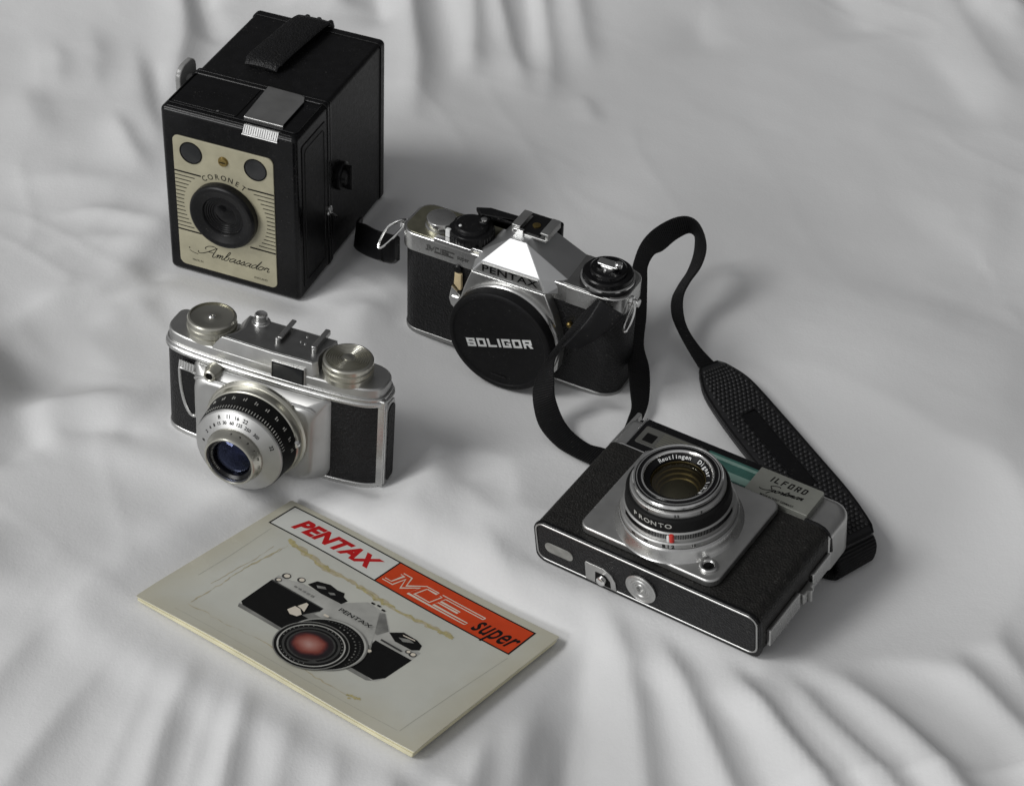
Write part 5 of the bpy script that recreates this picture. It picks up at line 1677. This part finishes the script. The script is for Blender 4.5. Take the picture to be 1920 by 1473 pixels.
    for spec in (([(23.6, 82.0), (25.8, 81.0), (27.4, 79.6)], 22, 0.9, 0.6), ([(121, 75.2), (128.2, 75.0)], 18, 0.85, 0.6), ([(47, 76.6), (53, 76.2)], 10, 0.8, 0.5), ([(118, 10.0), (124, 11.6)], 12, 0.7, 0.5)):
        m = MB()
        trail(m, *spec)
        m.make('water_stain', 'stain', cv, smooth=False)
    m = MB()
    m.stroke([(151.2, 6.6), (153.4, 44), (155.9, 80.2)], 0.28, 'z', h)
    m.stroke([(10.4, 31), (10.6, 52), (9.4, 84)], 0.26, 'z', h)
    m.stroke([(20, 5.0), (80, 5.6), (150, 6.4)], 0.2, 'z', h + 0.002)
    m.make('cover_crease', 'crease', cv, smooth=False)
    # the old paper no longer lies flat: cut every sheet finely and bend it
    def curl(x, y, z):
        u, v = x / Wd, y / Dp
        k = min(1.0, max(0.0, (z - 4.6) / 3.6))
        lift = 1.9 * max(0, u - 0.55) ** 2 / 0.2 * (0.35 + 0.65 * (1 - v)) - 1.3 * max(0, 0.35 - u) ** 2 / 0.12 * (0.4 + 0.6 * v) + 0.45 * math.sin(5.2 * u + 1.5 * v) * (0.4 + v) * 0.6 - 0.9 * max(0, 0.16 - v) ** 2 / 0.0256 * math.sin(2.4 + 5.5 * u)
        return lift * (0.25 + 0.75 * k)
    for o in [t] + list(t.children_recursive):
        if o.type != 'MESH': continue
        bm = bmesh.new(); bm.from_mesh(o.data)
        for ax, top in ((0, Wd), (1, Dp)):
            for c in range(7, int(top), 7):
                co = Vector((c * MM if ax == 0 else 0, c * MM if ax == 1 else 0, 0)); no = Vector((1, 0, 0)) if ax == 0 else Vector((0, 1, 0))
                bmesh.ops.bisect_plane(bm, geom=bm.verts[:] + bm.edges[:] + bm.faces[:], plane_co=co, plane_no=no, dist=1e-7)
        for v in bm.verts:
            x, y, z = v.co.x / MM, v.co.y / MM, v.co.z / MM
            v.co.z += curl(x, y, z) * MM
        bm.to_mesh(o.data); bm.free()
    return t
booklet()

# ------------------------------------------------------------------ carrying strap of the reflex camera
def ribbon(stations, thick, n=5):
    """a band swept through pairs of edge points, with texture coordinates in millimetres along it"""
    Ls = spline([s[0] for s in stations], n)
    Rs = spline([s[1] for s in stations], n)
    bm = bmesh.new()
    uvl = bm.loops.layers.uv.new('UVMap')
    rows, us = [], []
    u = 0.0
    N = len(Ls)
    cen = [(np.array(a) + np.array(b)) / 2 for a, b in zip(Ls, Rs)]
    prev = None
    for i in range(N):
        a, b = np.array(Ls[i]), np.array(Rs[i])
        tg = cen[min(N - 1, i + 1)] - cen[max(0, i - 1)]
        ac = b - a
        nr = np.cross(ac, tg)
        nr = nr / (np.linalg.norm(nr) + 1e-9)
        if prev is not None and nr.dot(prev) < 0: nr = -nr
        prev = nr
        if i: u += np.linalg.norm(cen[i] - cen[i - 1])
        us.append(u)
        e = ac / (np.linalg.norm(ac) + 1e-9)
        prof = []
        for f, q in ((0, 0.2), (0.06, 0.5), (0.3, 0.5), (0.5, 0.5), (0.7, 0.5), (0.94, 0.5), (1, 0.2), (1, -0.2), (0.94, -0.5), (0.7, -0.5), (0.5, -0.5), (0.3, -0.5), (0.06, -0.5), (0, -0.2)):
            prof.append(bm.verts.new(a + ac * f + nr * q * thick))
        rows.append(prof)
    k = len(rows[0])
    for i in range(N - 1):
        for j in range(k):
            f = bm.faces.new((rows[i][j], rows[i][(j + 1) % k], rows[i + 1][(j + 1) % k], rows[i + 1][j]))
            for lp, uu in zip(f.loops, (us[i], us[i], us[i + 1], us[i + 1])):
                lp[uvl].uv = (uu, 0)
    bm.faces.new(list(reversed(rows[0]))); bm.faces.new(rows[-1])
    mb = MB()
    mb.bm.free()
    mb.bm = bm
    return mb

def strap():
    t = bpy.data.objects.new('camera_strap', None)
    COL.objects.link(t)
    base = Vector((0.09, 0.90, 0.004))
    t.location = base
    t['label'] = 'black nylon camera strap with a wide textured shoulder pad, looped beside the reflex camera'
    t['category'] = 'camera strap'
    def add(mb, name, mats, parent=t, **k):
        bmesh.ops.translate(mb.bm, verts=mb.bm.verts[:], vec=-base * 1000)
        return mb.make(name, mats, parent, **k)
    wa = add(ribbon(STRAP_A, 1.3), 'webbing', 'webbing', ang=60)
    add(ribbon(STRAP_B, 1.3), 'webbing', 'webbing', ang=60)
    # folded leather ends at the two rings
    tb = ribbon(TAB, 2.6)
    le = add(tb, 'end_tab', 'vinyl', ang=50)
    st = [(tuple(np.array(a) * 1.0 + (0, 0, 0.6)), tuple(np.array(b) + (0, -0.5, 0.6))) for a, b in TAB[2:4]]
    add(ribbon([(a, b) for a, b in ((TAB[2][0], TAB[2][1]), ((TAB[2][0][0] - 2.4, TAB[2][0][1] + 7, TAB[2][0][2] - 4), (TAB[2][1][0] - 2.6, TAB[2][1][1] + 7, TAB[2][1][2] - 4)))], 4.6, 3), 'keeper_loop', 'vinyl', le, ang=50)
    rt = [((43.6, 880.0, 63.0), (57.0, 875.6, 57.0)), ((38.0, 874.6, 55.4), (49.0, 872.2, 49.0)), ((31.0, 871.2, 47.6), (41.0, 870.6, 43.6)), ((25.6, 869.4, 42.0), (34.0, 870.0, 39.6))]
    add(ribbon(rt, 2.8), 'end_tab', 'vinyl', ang=50)
    # shoulder pad: thick band with moulded knobs and a smooth centre panel
    mb = ribbon(PAD, 5.0, 8)
    pad = add(mb, 'shoulder_pad', 'pad', ang=50)
    Ls = spline([s[0] for s in PAD], 10); Rs = spline([s[1] for s in PAD], 10)
    cen = [(np.array(a) + np.array(b)) / 2 for a, b in zip(Ls, Rs)]
    s_ = np.concatenate([[0], np.cumsum([np.linalg.norm(cen[i + 1] - cen[i]) for i in range(len(cen) - 1)])])
    def at(s, f):
        i = int(np.clip(np.searchsorted(s_, s) - 1, 0, len(cen) - 2))
        q = (s - s_[i]) / (s_[i + 1] - s_[i])
        a = np.array(Ls[i]) * (1 - q) + np.array(Ls[i + 1]) * q
        b = np.array(Rs[i]) * (1 - q) + np.array(Rs[i + 1]) * q
        return a * (1 - f) + b * f + np.array([0, 0, 2.4])
    m = MB()
    S = s_[-1]
    k = 0
    s = 6.0
    while s < S - 6:
        ncol = 9
        for c in range(ncol):
            f = 0.10 + 0.80 * (c + (0.5 if k % 2 else 0.0)) / ncol
            inpanel = 46 < s < 112 and 0.34 < f < 0.66
            if inpanel: continue
            p = at(s, f)
            loops = []
            for r, hh in ((1.30, -0.2), (1.22, 0.5), (0.9, 0.95), (0.35, 1.15)):
                loops.append([(p[0] + r * math.cos(a), p[1] + r * math.sin(a), p[2] + hh) for a in [2 * PI * j / 7 for j in range(7)]])
            m.loft(loops)
        s += 2.9
        k += 1
    add(m, 'pad_knobs', 'pad', pad, ang=70)
    m = MB()
    pts = [(46, 0.36), (46, 0.64), (60, 0.65), (80, 0.65), (98, 0.65), (112, 0.64), (112, 0.36), (98, 0.35), (80, 0.35), (60, 0.35)]
    ring0 = [at(a, b) + np.array([0, 0, -0.2]) for a, b in pts]
    ring1 = [at(a, b) + np.array([0, 0, 0.35]) for a, b in pts]
    m.loft([ring0, ring1])
    m.tube([at(a, b) + np.array([0, 0, 0.4]) for a, b in pts], 0.5, 6, True)
    cp = add(m, 'centre_panel', 'plastic', pad, ang=50)
    m = MB()
    edge = [at(s, 0.02) for s in np.linspace(1, S - 1, 40)] + [at(s, 0.98) for s in np.linspace(S - 1, 1, 40)]
    m.tube([e + np.array([0, 0, 0.1]) for e in edge], 0.7, 6, True)
    add(m, 'pad_edge', 'vinyl', pad)
    # where the pad turns under at its far end
    add(ribbon([((171.5, 774.0, 6.6), (148.5, 759.0, 6.4)), ((175.6, 767.6, 7.8), (153.4, 752.6, 7.4)), ((177.6, 764.0, 5.6), (156.6, 749.2, 4.8)), ((177.8, 762.4, 1.4), (157.6, 747.6, 0.4)), ((175.2, 761.6, -2.2), (155.6, 746.8, -3.2)), ((166.0, 764.0, -3.2), (148.0, 750.0, -4.0)), ((155.0, 769.0, -3.0), (139.0, 756.0, -4.0))], 4.4, 8), 'webbing_end', 'webbing', ang=70)
    return t
strap()
bpy.context.view_layer.update()
